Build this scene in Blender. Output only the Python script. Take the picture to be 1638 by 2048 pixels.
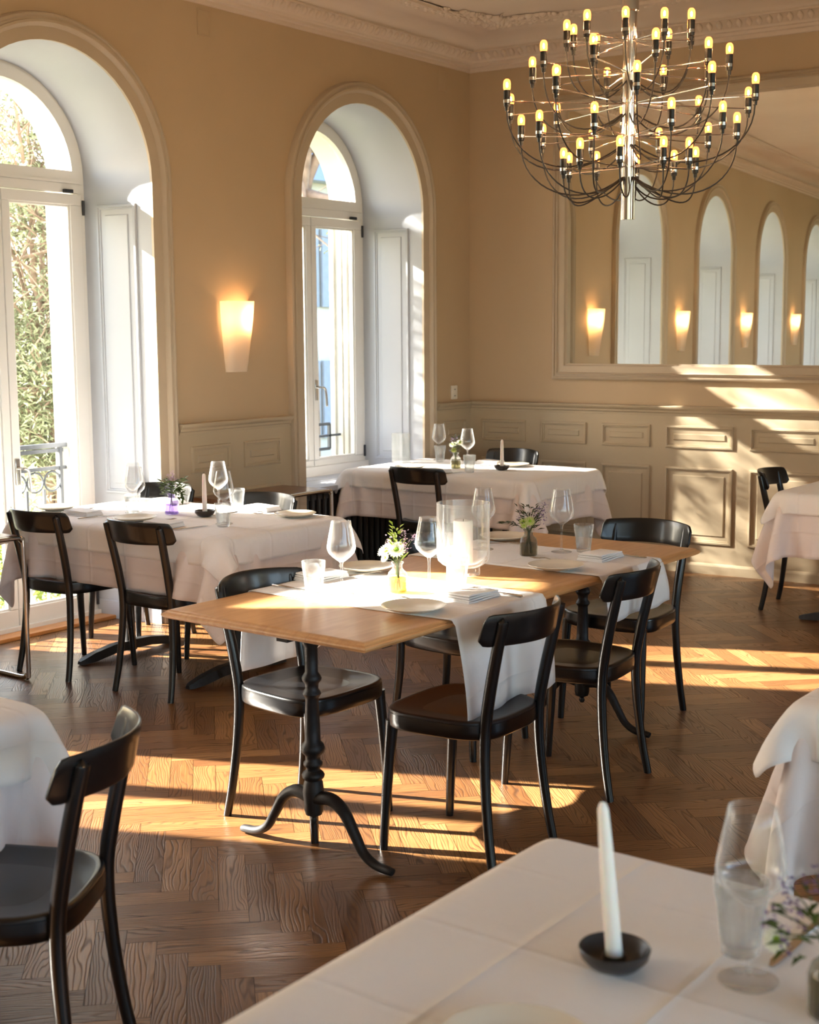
import bpy, bmesh, math, random
import numpy as np
from mathutils import Vector, Matrix
PI = math.pi
random.seed(7)
SC = bpy.context.scene
for o in list(bpy.data.objects): bpy.data.objects.remove(o)
COL = SC.collection

# ------------------------------------------------------------------ camera, sky, sun, exposure
CAM = Vector((5.6128, -8.281, 1.62))
YAW, PITCH, ROLL, FPX = math.radians(36.672), math.radians(7.547), math.radians(-0.398), 2750.0
fw = Vector((-math.sin(YAW)*math.cos(PITCH), math.cos(YAW)*math.cos(PITCH), -math.sin(PITCH)))
rt = fw.cross(Vector((0, 0, 1))).normalized(); up = rt.cross(fw)
r2 = math.cos(ROLL)*rt + math.sin(ROLL)*up; u2 = -math.sin(ROLL)*rt + math.cos(ROLL)*up
cd = bpy.data.cameras.new('camera'); cam = bpy.data.objects.new('camera', cd); COL.objects.link(cam)
m = Matrix((r2, u2, -fw)).transposed().to_4x4(); m.translation = CAM; cam.matrix_world = m
cd.sensor_fit = 'HORIZONTAL'; cd.sensor_width = 36.0; cd.lens = FPX/1638*36.0
cd.clip_start = 0.05; cd.clip_end = 500
cd.dof.use_dof = True; cd.dof.focus_distance = 5.2; cd.dof.aperture_fstop = 7.0
SC.camera = cam
SC.cycles.transparent_max_bounces = 24

SUN_AZ, SUN_EL = math.radians(23.3), math.radians(27.4)     # azimuth the light travels towards, from +X to +Y
w = bpy.data.worlds.new('world'); SC.world = w; w.use_nodes = True
nt = w.node_tree; nt.nodes.clear()
sky = nt.nodes.new('ShaderNodeTexSky'); sky.sky_type = 'NISHITA'; sky.sun_disc = False
sky.sun_elevation = SUN_EL; sky.sun_rotation = math.atan2(-math.cos(SUN_AZ), -math.sin(SUN_AZ))
sky.air_density = 1.0; sky.dust_density = 1.4; sky.ozone_density = 1.0
bg = nt.nodes.new('ShaderNodeBackground'); bg.inputs['Strength'].default_value = 0.24
ow = nt.nodes.new('ShaderNodeOutputWorld')
nt.links.new(sky.outputs[0], bg.inputs[0]); nt.links.new(bg.outputs[0], ow.inputs[0])
sd = bpy.data.lights.new('sun', 'SUN'); sd.energy = 12.2; sd.angle = math.radians(0.7); sd.color = (1.0, 0.93, 0.82)
sun = bpy.data.objects.new('sun', sd); COL.objects.link(sun)
sv = Vector((math.cos(SUN_AZ)*math.cos(SUN_EL), math.sin(SUN_AZ)*math.cos(SUN_EL), -math.sin(SUN_EL)))
sun.rotation_euler = sv.to_track_quat('-Z', 'Y').to_euler(); sun.location = (-8, -6, 8)
SC.view_settings.view_transform = 'Standard'; SC.view_settings.look = 'None'
SC.view_settings.gamma = 1.0; SC.view_settings.use_curve_mapping = False
SC.view_settings.exposure = 2.3

# ------------------------------------------------------------------ materials
def srgb(r, g, b):
    f = lambda c: (c/255/12.92) if c/255 <= 0.04045 else ((c/255+0.055)/1.055)**2.4
    return (f(r), f(g), f(b), 1.0)
class Mat:
    def __init__(s, name):
        s.m = bpy.data.materials.new(name); s.m.use_nodes = True; s.t = s.m.node_tree; s.t.nodes.clear()
        s.out = s.n('ShaderNodeOutputMaterial')
    def n(s, typ, **kw):
        nd = s.t.nodes.new(typ)
        for k, v in kw.items():
            if k.startswith('i_'):
                key = k[2:]; key = int(key) if key.isdigit() else key.replace('_', ' ')
                nd.inputs[key].default_value = v
            else: setattr(nd, k, v)
        return nd
    def l(s, a, b): s.t.links.new(a, b)
    def bsdf(s, **kw):
        b = s.n('ShaderNodeBsdfPrincipled')
        for k, v in kw.items(): b.inputs[k.replace('_', ' ')].default_value = v
        s.l(b.outputs[0], s.out.inputs[0]); s.b = b; return b
    def noise(s, scale, detail=3, vec=None, rough=0.5):
        n = s.n('ShaderNodeTexNoise'); n.inputs['Scale'].default_value = scale; n.inputs['Detail'].default_value = detail
        n.inputs['Roughness'].default_value = rough
        if vec is None:
            tc = s.n('ShaderNodeTexCoord'); vec = tc.outputs['Object']
        s.l(vec, n.inputs['Vector']); return n
    def ramp(s, fac, stops):
        r = s.n('ShaderNodeValToRGB'); e = r.color_ramp.elements
        e[0].position, e[0].color = stops[0]; e[1].position, e[1].color = stops[-1]
        for p, c in stops[1:-1]:
            x = e.new(p); x.color = c
        s.l(fac, r.inputs[0]); return r
    def bump(s, h, strength=0.2, dist=0.01):
        b = s.n('ShaderNodeBump'); b.inputs['Strength'].default_value = strength; b.inputs['Distance'].default_value = dist
        s.l(h, b.inputs['Height']); s.l(b.outputs[0], s.b.inputs['Normal']); return b
    def math(s, op, a, b=None):
        n = s.n('ShaderNodeMath', operation=op)
        for i, v in enumerate((a, b)):
            if v is None: continue
            if isinstance(v, (int, float)): n.inputs[i].default_value = v
            else: s.l(v, n.inputs[i])
        return n.outputs[0]

def paint(name, c1, c2, rough=0.6, nscale=1.2, bump=0.03):
    M = Mat(name); M.bsdf(Roughness=rough)
    n = M.noise(nscale, 4); r = M.ramp(n.outputs[0], [(0.3, srgb(*c1)), (0.7, srgb(*c2))])
    M.l(r.outputs[0], M.b.inputs['Base Color'])
    n2 = M.noise(160, 2); M.bump(n2.outputs[0], bump, 0.004); return M.m
def plain(name, c, rough=0.5, metal=0.0, coat=0.0, nscale=8, var=0.06):
    M = Mat(name); M.bsdf(Roughness=rough, Metallic=metal)
    if coat: M.b.inputs['Coat Weight'].default_value = coat; M.b.inputs['Coat Roughness'].default_value = 0.12
    n = M.noise(nscale, 3); c = srgb(*c); k = lambda f: (min(c[0]*f, 1), min(c[1]*f, 1), min(c[2]*f, 1), 1)
    r = M.ramp(n.outputs[0], [(0.3, k(1-var)), (0.7, k(1+var))]); M.l(r.outputs[0], M.b.inputs['Base Color'])
    return M.m

mt = {}
mt['wall'] = paint('wall_paint', (182, 157, 125), (189, 164, 133), 0.65, 0.9)
mt['panel'] = paint('panel_paint', (178, 160, 133), (184, 166, 139), 0.45, 2)
mt['trim'] = paint('trim_paint', (180, 162, 138), (186, 168, 145), 0.45, 2)
mt['white'] = paint('white_paint', (180, 183, 190), (185, 188, 195), 0.4, 2, 0.015)
mt['winframe'] = paint('window_paint', (222, 219, 214), (228, 225, 221), 0.3, 2, 0.01)
mt['ceil'] = paint('ceiling_paint', (208, 188, 170), (214, 195, 178), 0.7, 1.5)
mt['stucco'] = paint('stucco_paint', (226, 216, 202), (232, 223, 210), 0.7, 4, 0.1)
mt['facade'] = paint('facade_paint', (198, 194, 186), (206, 202, 194), 0.8, 3, 0.1)
mt['black'] = plain('black_lacquer', (12, 12, 14), 0.30, 0, 0.22, 6, 0.15)
mt['iron'] = plain('cast_iron', (34, 32, 33), 0.5, 0.3, 0, 40, 0.25)
mt['darkmetal'] = plain('dark_metal', (52, 54, 60), 0.4, 0.5)
mt['chrome'] = plain('chrome', (215, 212, 206), 0.16, 1.0, 0, 8, 0.02)
mt['steel'] = plain('polished_steel', (205, 203, 200), 0.18, 1.0, 0, 8, 0.02)
mt['china'] = plain('cream_china', (232, 222, 202), 0.22, 0, 0.3, 5, 0.02)
mt['candle'] = plain('candle_wax', (240, 236, 230), 0.45)
mt['candle'].node_tree.nodes['Principled BSDF'].inputs['Subsurface Weight'].default_value = 0.25
mt['wick'] = plain('wick', (40, 34, 30), 0.9)
mt['dish'] = plain('dark_stoneware', (38, 35, 35), 0.38, 0, 0.2, 20, 0.3)
mt['bakelite'] = plain('bakelite', (22, 19, 17), 0.35)
mt['cable'] = plain('cable', (30, 24, 20), 0.5)
mt['radiator'] = plain('radiator_paint', (52, 47, 44), 0.5)
mt['plastic'] = plain('socket_plastic', (228, 220, 205), 0.4)
mt['brass'] = plain('brass', (170, 140, 90), 0.3, 1.0)
mt['seatbrown'] = plain('dark_brown_lacquer', (20, 11, 13), 0.42, 0, 0.1)

def cloth_mat(name, col=(247, 243, 240), crease=True, trans=0.10):
    M = Mat(name); M.bsdf(Roughness=0.85)
    M.b.inputs['Base Color'].default_value = srgb(*col); M.b.inputs['Sheen Weight'].default_value = 0.15
    uv = M.n('ShaderNodeUVMap'); sep = M.n('ShaderNodeSeparateXYZ'); M.l(uv.outputs[0], sep.inputs[0])
    hs = []
    for ax in (0, 1):
        v = M.math('MULTIPLY', sep.outputs[ax], 1/0.245)
        f = M.math('SUBTRACT', M.math('FRACT', v), 0.5); a = M.math('ABSOLUTE', f)
        hs.append(M.math('POWER', M.math('SUBTRACT', 1.0, M.math('MINIMUM', M.math('MULTIPLY', a, 16), 1.0)), 2))
    n1 = M.n('ShaderNodeTexNoise'); n1.inputs['Scale'].default_value = 9; M.l(uv.outputs[0], n1.inputs[0]); n1.inputs['Detail'].default_value = 4
    n2 = M.n('ShaderNodeTexNoise'); n2.inputs['Scale'].default_value = 500; M.l(uv.outputs[0], n2.inputs[0])
    h = M.math('ADD', hs[0], hs[1]) if crease else M.math('MULTIPLY', hs[0], 0.0)
    h = M.math('ADD', M.math('MULTIPLY', h, 0.55), M.math('ADD', M.math('MULTIPLY', n1.outputs[0], 1.2), M.math('MULTIPLY', n2.outputs[0], 0.05)))
    M.bump(h, 0.45, 0.012)
    tr = M.n('ShaderNodeBsdfTranslucent'); tr.inputs[0].default_value = srgb(*col)
    mx = M.n('ShaderNodeMixShader'); mx.inputs[0].default_value = trans
    M.l(M.b.outputs[0], mx.inputs[1]); M.l(tr.outputs[0], mx.inputs[2]); M.l(mx.outputs[0], M.out.inputs[0])
    return M.m
mt['cloth'] = cloth_mat('white_linen')
mt['undercloth'] = cloth_mat('white_under_linen', (240, 229, 225))
mt['napkin'] = cloth_mat('white_napkin', (242, 239, 237), False, 0.12)

def glass_mat(name, tint=(1, 1, 1, 1), body=0.0, ior=1.45, rough=0.0, haze=(0.9, 0.9, 0.9, 1), edge=0.0, refr=0.0):
    M = Mat(name)
    lw = M.n('ShaderNodeLayerWeight'); f0 = ((ior-1)/(ior+1))**2
    fac = M.math('ADD', M.math('MULTIPLY', M.math('POWER', lw.outputs['Facing'], 4.5), 0.8), f0)
    t = M.n('ShaderNodeBsdfTransparent'); t.inputs[0].default_value = tint
    g = M.n('ShaderNodeBsdfGlossy'); g.inputs['Roughness'].default_value = rough
    mx = M.n('ShaderNodeMixShader'); lw.inputs[0].default_value = 0.5; M.l(fac, mx.inputs[0]); M.l(t.outputs[0], mx.inputs[1]); M.l(g.outputs[0], mx.inputs[2])
    n = M.noise(30, 2); M.l(M.math('MULTIPLY', n.outputs[0], 0.02+rough), g.inputs['Roughness'])
    last = mx.outputs[0]
    if edge:  # white mixed in at grazing angles stands in for window light on rims
        te = M.n('ShaderNodeBsdfTranslucent'); te.inputs[0].default_value = haze; de = M.n('ShaderNodeBsdfDiffuse'); de.inputs[0].default_value = haze
        me_ = M.n('ShaderNodeMixShader'); me_.inputs[0].default_value = 0.5; M.l(te.outputs[0], me_.inputs[1]); M.l(de.outputs[0], me_.inputs[2])
        m3 = M.n('ShaderNodeMixShader'); M.l(M.math('MULTIPLY', M.math('POWER', lw.outputs['Facing'], 3.0), edge), m3.inputs[0]); M.l(last, m3.inputs[1]); M.l(me_.outputs[0], m3.inputs[2]); last = m3.outputs[0]
    if body:
        d = M.n('ShaderNodeBsdfDiffuse'); d.inputs[0].default_value = haze
        m2 = M.n('ShaderNodeMixShader'); m2.inputs[0].default_value = body
        M.l(last, m2.inputs[1]); M.l(d.outputs[0], m2.inputs[2]); last = m2.outputs[0]
    if refr:
        gl = M.n('ShaderNodeBsdfGlass'); gl.inputs['IOR'].default_value = ior; gl.inputs['Roughness'].default_value = 0.0; gl.inputs[0].default_value = tint
        m4 = M.n('ShaderNodeMixShader'); m4.inputs[0].default_value = refr; M.l(last, m4.inputs[1]); M.l(gl.outputs[0], m4.inputs[2]); last = m4.outputs[0]
    M.l(last, M.out.inputs[0]); return M.m
mt['wgfoot'] = glass_mat('glass_foot', (0.95, 0.95, 0.95, 1), 0.02, 1.5, edge=0.5)
mt['glass'] = glass_mat('clear_glass', (0.97, 0.97, 0.97, 1), 0.010, 1.5, edge=0.62)
mt['tumbler'] = glass_mat('pressed_glass', (0.93, 0.94, 0.94, 1), 0.055, 1.5, edge=0.55, refr=0.2)
mt['pane'] = glass_mat('window_glass', (0.95, 0.97, 0.96, 1), 0.0, 1.25)
mt['bubble'] = glass_mat('hurricane_glass', (0.96, 0.97, 0.97, 1), 0.05, 1.5, edge=0.6, refr=0.05)
mt['greyglass'] = glass_mat('grey_glass', (0.66, 0.63, 0.54, 1), 0.03, 1.5, edge=0.3, refr=0.12)
mt['clearvase'] = glass_mat('vase_glass', (0.93, 0.93, 0.9, 1), 0.03, 1.5, edge=0.4, refr=0.15)
mt['violet'] = glass_mat('violet_glass', (0.76, 0.68, 0.92, 1), 0.14, 1.5, 0, (0.6, 0.5, 0.85, 1))
mt['yellowwater'] = glass_mat('vase_water', (0.95, 0.75, 0.30, 1), 0.35, 1.33, 0, srgb(222, 170, 60))
mt['greywater'] = glass_mat('dim_water', (0.6, 0.57, 0.4, 1), 0.15, 1.33, 0, srgb(120, 110, 70))

def mirror_mat():
    M = Mat('mirror_silver'); M.bsdf(Roughness=0.0, Metallic=1.0)
    n = M.noise(0.6, 2); r = M.ramp(n.outputs[0], [(0.3, (0.90, 0.92, 0.85, 1)), (0.7, (0.92, 0.94, 0.87, 1))])
    M.l(r.outputs[0], M.b.inputs['Base Color']); return M.m
mt['mirror'] = mirror_mat()

def floor_mat():
    M = Mat('oak_herringbone'); M.bsdf(Roughness=0.34, Specular_IOR_Level=0.42)
    uv = M.n('ShaderNodeUVMap'); at = M.n('ShaderNodeAttribute', attribute_name='rnd')
    mp = M.n('ShaderNodeMapping'); mp.inputs['Scale'].default_value = (2.6, 13.0, 1); M.l(uv.outputs[0], mp.inputs[0])
    n = M.n('ShaderNodeTexNoise'); n.inputs['Scale'].default_value = 1.0; n.inputs['Detail'].default_value = 2.0; n.inputs['Roughness'].default_value = 0.4
    M.l(mp.outputs[0], n.inputs[0]); sp = M.n('ShaderNodeSeparateXYZ'); M.l(uv.outputs[0], sp.inputs[0])
    ring = M.math('SINE', M.math('ADD', M.math('MULTIPLY', sp.outputs[1], 560.0), M.math('MULTIPLY', n.outputs[0], 66.0)))
    grain = M.math('POWER', M.math('MULTIPLY', M.math('ADD', ring, 1.0), 0.5), 5.0)
    ns = M.n('ShaderNodeTexNoise'); ns.inputs['Scale'].default_value = 7.0; ns.inputs['Detail'].default_value = 2; M.l(uv.outputs[0], ns.inputs[0])
    grain = M.math('MULTIPLY', grain, M.math('MULTIPLY', ns.outputs[0], 1.5))
    mp2 = M.n('ShaderNodeMapping'); mp2.inputs['Scale'].default_value = (9, 170, 1); M.l(uv.outputs[0], mp2.inputs[0])
    n2 = M.n('ShaderNodeTexNoise'); n2.inputs['Scale'].default_value = 1.0; n2.inputs['Detail'].default_value = 3; M.l(mp2.outputs[0], n2.inputs[0])
    base = M.ramp(at.outputs['Fac'], [(0.0, srgb(106, 70, 42)), (0.35, srgb(124, 85, 51)), (0.7, srgb(139, 98, 60)), (1.0, srgb(158, 116, 74))])
    mixd = M.n('ShaderNodeMix', data_type='RGBA', blend_type='MULTIPLY'); mixd.inputs[0].default_value = 1
    M.l(base.outputs[0], mixd.inputs[6])
    g2 = M.ramp(n2.outputs[0], [(0.25, (0.62, 0.60, 0.58, 1)), (0.7, (1.1, 1.08, 1.05, 1))]); M.l(g2.outputs[0], mixd.inputs[7])
    mix2 = M.n('ShaderNodeMix', data_type='RGBA', blend_type='MIX'); M.l(mixd.outputs[2], mix2.inputs[6])
    mix2.inputs[7].default_value = srgb(48, 29, 17); M.l(M.math('MULTIPLY', grain, 0.7), mix2.inputs[0])
    M.l(mix2.outputs[2], M.b.inputs['Base Color'])
    rr = M.math('ADD', M.math('MULTIPLY', grain, 0.18), M.math('ADD', M.math('MULTIPLY', n2.outputs[0], 0.14), 0.24))
    M.l(rr, M.b.inputs['Roughness'])
    h = M.math('ADD', M.math('MULTIPLY', grain, -1.0), M.math('MULTIPLY', n2.outputs[0], 0.4)); M.bump(h, 0.22, 0.003)
    return M.m
mt['floor'] = floor_mat()
mt['gap'] = plain('floor_gap', (44, 28, 18), 0.8)
def wood_mat(name, c1, c2, c3, sc=(3, 22, 3), rough=0.38):
    M = Mat(name); M.bsdf(Roughness=rough); M.b.inputs['Coat Weight'].default_value = 0.25; M.b.inputs['Coat Roughness'].default_value = 0.2
    tc = M.n('ShaderNodeTexCoord'); mp = M.n('ShaderNodeMapping'); mp.inputs['Scale'].default_value = sc; M.l(tc.outputs['Object'], mp.inputs[0])
    n = M.n('ShaderNodeTexNoise'); n.inputs['Scale'].default_value = 2.0; n.inputs['Detail'].default_value = 6; n.inputs['Distortion'].default_value = 0.6; M.l(mp.outputs[0], n.inputs[0])
    r = M.ramp(n.outputs[0], [(0.25, srgb(*c1)), (0.5, srgb(*c2)), (0.75, srgb(*c3))]); M.l(r.outputs[0], M.b.inputs['Base Color'])
    M.bump(n.outputs[0], 0.08, 0.002); return M.m
mt['oaktop'] = wood_mat('beech_tabletop', (184, 132, 82), (198, 146, 94), (208, 158, 106), (22, 3, 3))
mt['oakstrip'] = wood_mat('oak_strip', (176, 112, 56), (196, 132, 72), (206, 146, 84), (22, 3, 3))
mt['walnut'] = wood_mat('walnut_tabletop', (96, 58, 32), (112, 70, 40), (124, 80, 48), (22, 3, 3), 0.3)

def emis(name, col, strength):
    M = Mat(name); e = M.n('ShaderNodeEmission'); e.inputs[0].default_value = col; e.inputs[1].default_value = strength
    n = M.noise(4, 1); M.l(M.math('ADD', M.math('MULTIPLY', n.outputs[0], 0.05*strength), strength*0.97), e.inputs[1])
    M.l(e.outputs[0], M.out.inputs[0]); return M.m
mt['filament'] = emis('glowing_filament', (1.0, 0.74, 0.46, 1), 190)
def bulb_glass():
    M = Mat('bulb_glass'); t = M.n('ShaderNodeBsdfTransparent'); t.inputs[0].default_value = (1, 0.85, 0.6, 1)
    e = M.n('ShaderNodeEmission'); e.inputs[0].default_value = (1.0, 0.19, 0.04, 1); e.inputs[1].default_value = 2.2
    mx = M.n('ShaderNodeMixShader'); n = M.noise(40, 1); M.l(M.math('ADD', M.math('MULTIPLY', n.outputs[0], 0.1), 0.42), mx.inputs[0])
    M.l(t.outputs[0], mx.inputs[1]); M.l(e.outputs[0], mx.inputs[2]); M.l(mx.outputs[0], M.out.inputs[0]); return M.m
mt['bulb'] = bulb_glass()
def shade_mat():
    M = Mat('opal_glass'); d = M.n('ShaderNodeBsdfPrincipled'); d.inputs['Base Color'].default_value = srgb(244, 236, 224); d.inputs['Roughness'].default_value = 0.15
    t = M.n('ShaderNodeBsdfTranslucent'); t.inputs[0].default_value = (1.0, 0.9, 0.75, 1)
    mx = M.n('ShaderNodeMixShader'); n = M.noise(3, 1); M.l(M.math('ADD', M.math('MULTIPLY', n.outputs[0], 0.05), 0.55), mx.inputs[0])
    M.l(d.outputs[0], mx.inputs[1]); M.l(t.outputs[0], mx.inputs[2]); M.l(mx.outputs[0], M.out.inputs[0]); return M.m
mt['shade'] = shade_mat()
def leaf_mat(name, c1, c2, tr=0.35):
    M = Mat(name); M.bsdf(Roughness=0.5); at = M.n('ShaderNodeNewGeometry')
    r = M.ramp(at.outputs['Random Per Island'], [(0, srgb(*c1)), (1, srgb(*c2))]); M.l(r.outputs[0], M.b.inputs['Base Color'])
    t = M.n('ShaderNodeBsdfTranslucent'); M.l(r.outputs[0], t.inputs[0]); mx = M.n('ShaderNodeMixShader'); mx.inputs[0].default_value = tr
    M.l(M.b.outputs[0], mx.inputs[1]); M.l(t.outputs[0], mx.inputs[2]); M.l(mx.outputs[0], M.out.inputs[0]); return M.m
mt['olive'] = leaf_mat('olive_leaf', (98, 106, 76), (158, 166, 136), 0.22)
mt['hedge'] = leaf_mat('hedge_leaf', (70, 92, 40), (150, 160, 70))
mt['twigleaf'] = leaf_mat('dry_leaf', (120, 96, 60), (150, 130, 80))
mt['sprig'] = leaf_mat('sprig_leaf', (58, 74, 34), (98, 116, 52))
mt['limeleaf'] = leaf_mat('lime_leaf', (130, 150, 50), (180, 196, 90))
mt['darkleaf'] = leaf_mat('dark_leaf', (46, 52, 36), (78, 84, 52), 0.15)
mt['petalw'] = leaf_mat('white_petal', (236, 236, 214), (250, 250, 236))
mt['petaly'] = leaf_mat('lime_petal', (196, 206, 120), (224, 230, 160))
mt['petalc'] = leaf_mat('flower_centre', (130, 170, 30), (160, 196, 50), 0.1)
mt['petalv'] = leaf_mat('violet_petal', (110, 88, 132), (164, 138, 178))
mt['petalp'] = leaf_mat('pink_petal', (196, 160, 190), (222, 196, 216))
mt['bark'] = paint('bark', (110, 92, 80), (150, 130, 114), 0.9, 9, 0.6)
mt['grass'] = paint('grass_ground', (86, 90, 60), (112, 112, 80), 0.9, 3, 0.3)
mt['shutter'] = plain('pale_shutter', (150, 158, 172), 0.6)
mt['railing'] = plain('railing_paint', (84, 88, 96), 0.45, 0.4)

# ------------------------------------------------------------------ mesh helpers
class MB:
    def __init__(s): s.v = []; s.f = []; s.mi = []; s.uv = None; s.cur = 0
    def add(s, vs, fs):
        o = len(s.v); s.v += [tuple(v) for v in vs]; s.f += [tuple(o+i for i in f) for f in fs]; s.mi += [s.cur]*len(fs)
    def box(s, x0, x1, y0, y1, z0, z1):
        s.add([(x0,y0,z0),(x1,y0,z0),(x1,y1,z0),(x0,y1,z0),(x0,y0,z1),(x1,y0,z1),(x1,y1,z1),(x0,y1,z1)],
              [(0,3,2,1),(4,5,6,7),(0,1,5,4),(1,2,6,5),(2,3,7,6),(3,0,4,7)])
    def lathe(s, prof, n=24, c=(0,0,0), rib=0.0, nrib=0):
        vs = []; fs = []
        for (r, z) in prof:
            for k in range(n):
                a = 2*PI*k/n; rr = r*(1+rib*math.cos(nrib*a)) if rib else r
                vs.append((c[0]+rr*math.cos(a), c[1]+rr*math.sin(a), c[2]+z))
        for i in range(len(prof)-1):
            for k in range(n):
                k2 = (k+1) % n; fs.append((i*n+k, i*n+k2, (i+1)*n+k2, (i+1)*n+k))
        if prof[0][0] > 1e-4 and False: fs.append(tuple(range(n))[::-1])
        s.add(vs, fs)
    def disc(s, r, z, n=24, c=(0,0,0)):
        s.add([(c[0]+r*math.cos(2*PI*k/n), c[1]+r*math.sin(2*PI*k/n), c[2]+z) for k in range(n)], [tuple(range(n))])
    def tube(s, pts, rad, n=8, cap=True, flat=1.0):
        pts = [Vector(p) for p in pts]; m_ = len(pts)
        if not hasattr(rad, '__len__'): rad = [rad]*m_
        t0 = (pts[1]-pts[0]).normalized(); ref = Vector((0,0,1)) if abs(t0.z) < 0.9 else Vector((1,0,0))
        nx = t0.cross(ref).normalized(); vs = []; fs = []
        for i, p in enumerate(pts):
            t = (pts[min(i+1, m_-1)]-pts[max(i-1, 0)]).normalized()
            nx = (nx - t*nx.dot(t)).normalized(); ny = t.cross(nx)
            for k in range(n):
                a = 2*PI*k/n; vs.append(p + rad[i]*(math.cos(a)*nx + flat*math.sin(a)*ny))
        for i in range(m_-1):
            for k in range(n):
                k2 = (k+1) % n; fs.append((i*n+k, i*n+k2, (i+1)*n+k2, (i+1)*n+k))
        if cap: fs.append(tuple(range(n))[::-1]); fs.append(tuple((m_-1)*n+k for k in range(n)))
        s.add(vs, fs)
    def sweep(s, prof, path, closed=False):
        """prof: list of offsets; path: list of functions giving points for each (a,b)"""
        vs = [f(a, b) for f in path for (a, b) in prof]; n = len(prof); m_ = len(path); fs = []
        for i in range(m_-1 if not closed else m_):
            j = (i+1) % m_
            for k in range(n-1): fs.append((i*n+k, i*n+k+1, j*n+k+1, j*n+k))
        s.add(vs, fs)
    def build(s, name, mat, parent=None, smooth=False, loc=None, rot=None, bevel=0, angle=40):
        me = bpy.data.meshes.new(name); me.from_pydata(s.v, [], s.f)
        mats = mat if isinstance(mat, (list, tuple)) else [mat]
        for q in mats: me.materials.append(mt[q])
        if len(mats) > 1: me.polygons.foreach_set('material_index', s.mi)
        b = bmesh.new(); b.from_mesh(me); bmesh.ops.recalc_face_normals(b, faces=b.faces) if not getattr(s, 'keepn', False) else None
        b.to_mesh(me); b.free()
        if smooth:
            me.polygons.foreach_set('use_smooth', [True]*len(me.polygons)); me.set_sharp_from_angle(angle=math.radians(angle))
        me.update(); o = bpy.data.objects.new(name, me); COL.objects.link(o)
        if parent is not None: o.parent = parent
        if loc is not None: o.location = loc
        if rot is not None: o.rotation_euler = (0, 0, rot)
        if bevel:
            md = o.modifiers.new('bevel', 'BEVEL'); md.width = bevel; md.segments = 2; md.limit_method = 'ANGLE'
        return o
def tag(o, label=None, cat=None, group=None, kind=None):
    if label: o['label'] = label
    if cat: o['category'] = cat
    if group: o['group'] = group
    if kind: o['kind'] = kind
    return o
def thing(name, label, cat, loc=(0,0,0), rot=0, group=None):
    o = bpy.data.objects.new(name, None); COL.objects.link(o); o.empty_display_size = 0.1
    o.location = loc; o.rotation_euler = (0, 0, rot); return tag(o, label, cat, group)
def copy_tree(o, parent=None):
    c = o.copy(); COL.objects.link(c); c.parent = parent
    for ch in list(o.children): copy_tree(ch, c)
    return c
def dup(src, loc, rot, label, group=None):
    kids = [k for k in src.children]
    c = src.copy(); COL.objects.link(c); c.location = loc; c.rotation_euler = (0, 0, rot); c['label'] = label
    if group: c['group'] = group
    for ch in kids: copy_tree(ch, c)
    return c
def struct(mb, name, mat, smooth=False, rot=None, parent=None, label=None, **kw):
    o = mb.build(name, mat, parent, smooth, rot=rot, **kw)
    if parent is None: o['kind'] = 'structure'
    if label: o['label'] = label
    return o
def bez(p0, p1, p2, p3, n=10):
    r = []
    for i in range(n+1):
        t = i/n; a = (1-t)
        r.append(a**3*Vector(p0)+3*a*a*t*Vector(p1)+3*a*t*t*Vector(p2)+t**3*Vector(p3))
    return r
def smooth_path(ps, n=6):
    ps = [Vector(p) for p in ps]; out = []
    for i in range(len(ps)-1):
        p0 = ps[max(i-1, 0)]; p1 = ps[i]; p2 = ps[i+1]; p3 = ps[min(i+2, len(ps)-1)]
        for k in range(n):
            t = k/n
            out.append(0.5*((2*p1)+(-p0+p2)*t+(2*p0-5*p1+4*p2-p3)*t*t+(-p0+3*p1-3*p2+p3)*t**3))
    out.append(ps[-1]); return out

# ------------------------------------------------------------------ room shell
WC = [-1.21-2.47*k for k in range(6)]; HW, SZ = 0.627, 2.42; H = 3.62; YEND = -15.2; XR = 7.9
BETA = math.radians(4.01)
def arch_path(yc, hw, sz, z0, n=28, r=None):
    r = r or hw; pts = [(yc+hw, z0), (yc+hw, (z0+sz)/2), (yc+hw, sz)]
    for i in range(1, n): a = PI*i/n; pts.append((yc+hw*math.cos(a), sz+r*math.sin(a)))
    pts += [(yc-hw, sz), (yc-hw, (z0+sz)/2), (yc-hw, z0)]; return pts
def wall_with_arches(mb, X, centres, hw, sz, y0, y1, z0, z1, zop, flip=False):
    """face in plane x=X from y0 (high) to y1 (low) with arched holes"""
    ed = [y0]
    for i, yc in enumerate(centres):
        nxt = (yc+centres[i+1])/2 if i+1 < len(centres) else y1
        top = ed[-1]; zo = zop[i]
        P_ = arch_path(yc, hw, sz, zo); n = len(P_)
        mb.add([(X, top, z0), (X, top, z1), (X, yc+hw, z1), (X, yc+hw, sz), (X, yc+hw, zo), (X, yc+hw, z0)], [(0,1,2,3,4,5)])
        mb.add([(X, nxt, z0), (X, nxt, z1), (X, yc-hw, z1), (X, yc-hw, sz), (X, yc-hw, zo), (X, yc-hw, z0)], [(0,1,2,3,4,5)])
        if zo > z0: mb.add([(X, yc+hw, z0), (X, yc+hw, zo), (X, yc-hw, zo), (X, yc-hw, z0)], [(0,1,2,3)])
        arc = P_[2:-2]
        for a, b in zip(arc[:-1], arc[1:]):
            mb.add([(X, a[0], a[1]), (X, b[0], b[1]), (X, b[0], z1), (X, a[0], z1)], [(0,1,2,3)])
        ed.append(nxt)
mb = MB(); wall_with_arches(mb, 0.0, WC, HW, SZ, 0.02, YEND, -0.05, H, [-0.05]*6)
struct(mb, 'wall_left', 'wall')
def loft(mb, A, XA, B, XB):
    n = len(A); mb.add([(XA, y, z) for y, z in A]+[(XB, y, z) for y, z in B], [(i, i+1, n+i+1, n+i) for i in range(n-1)])
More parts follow.
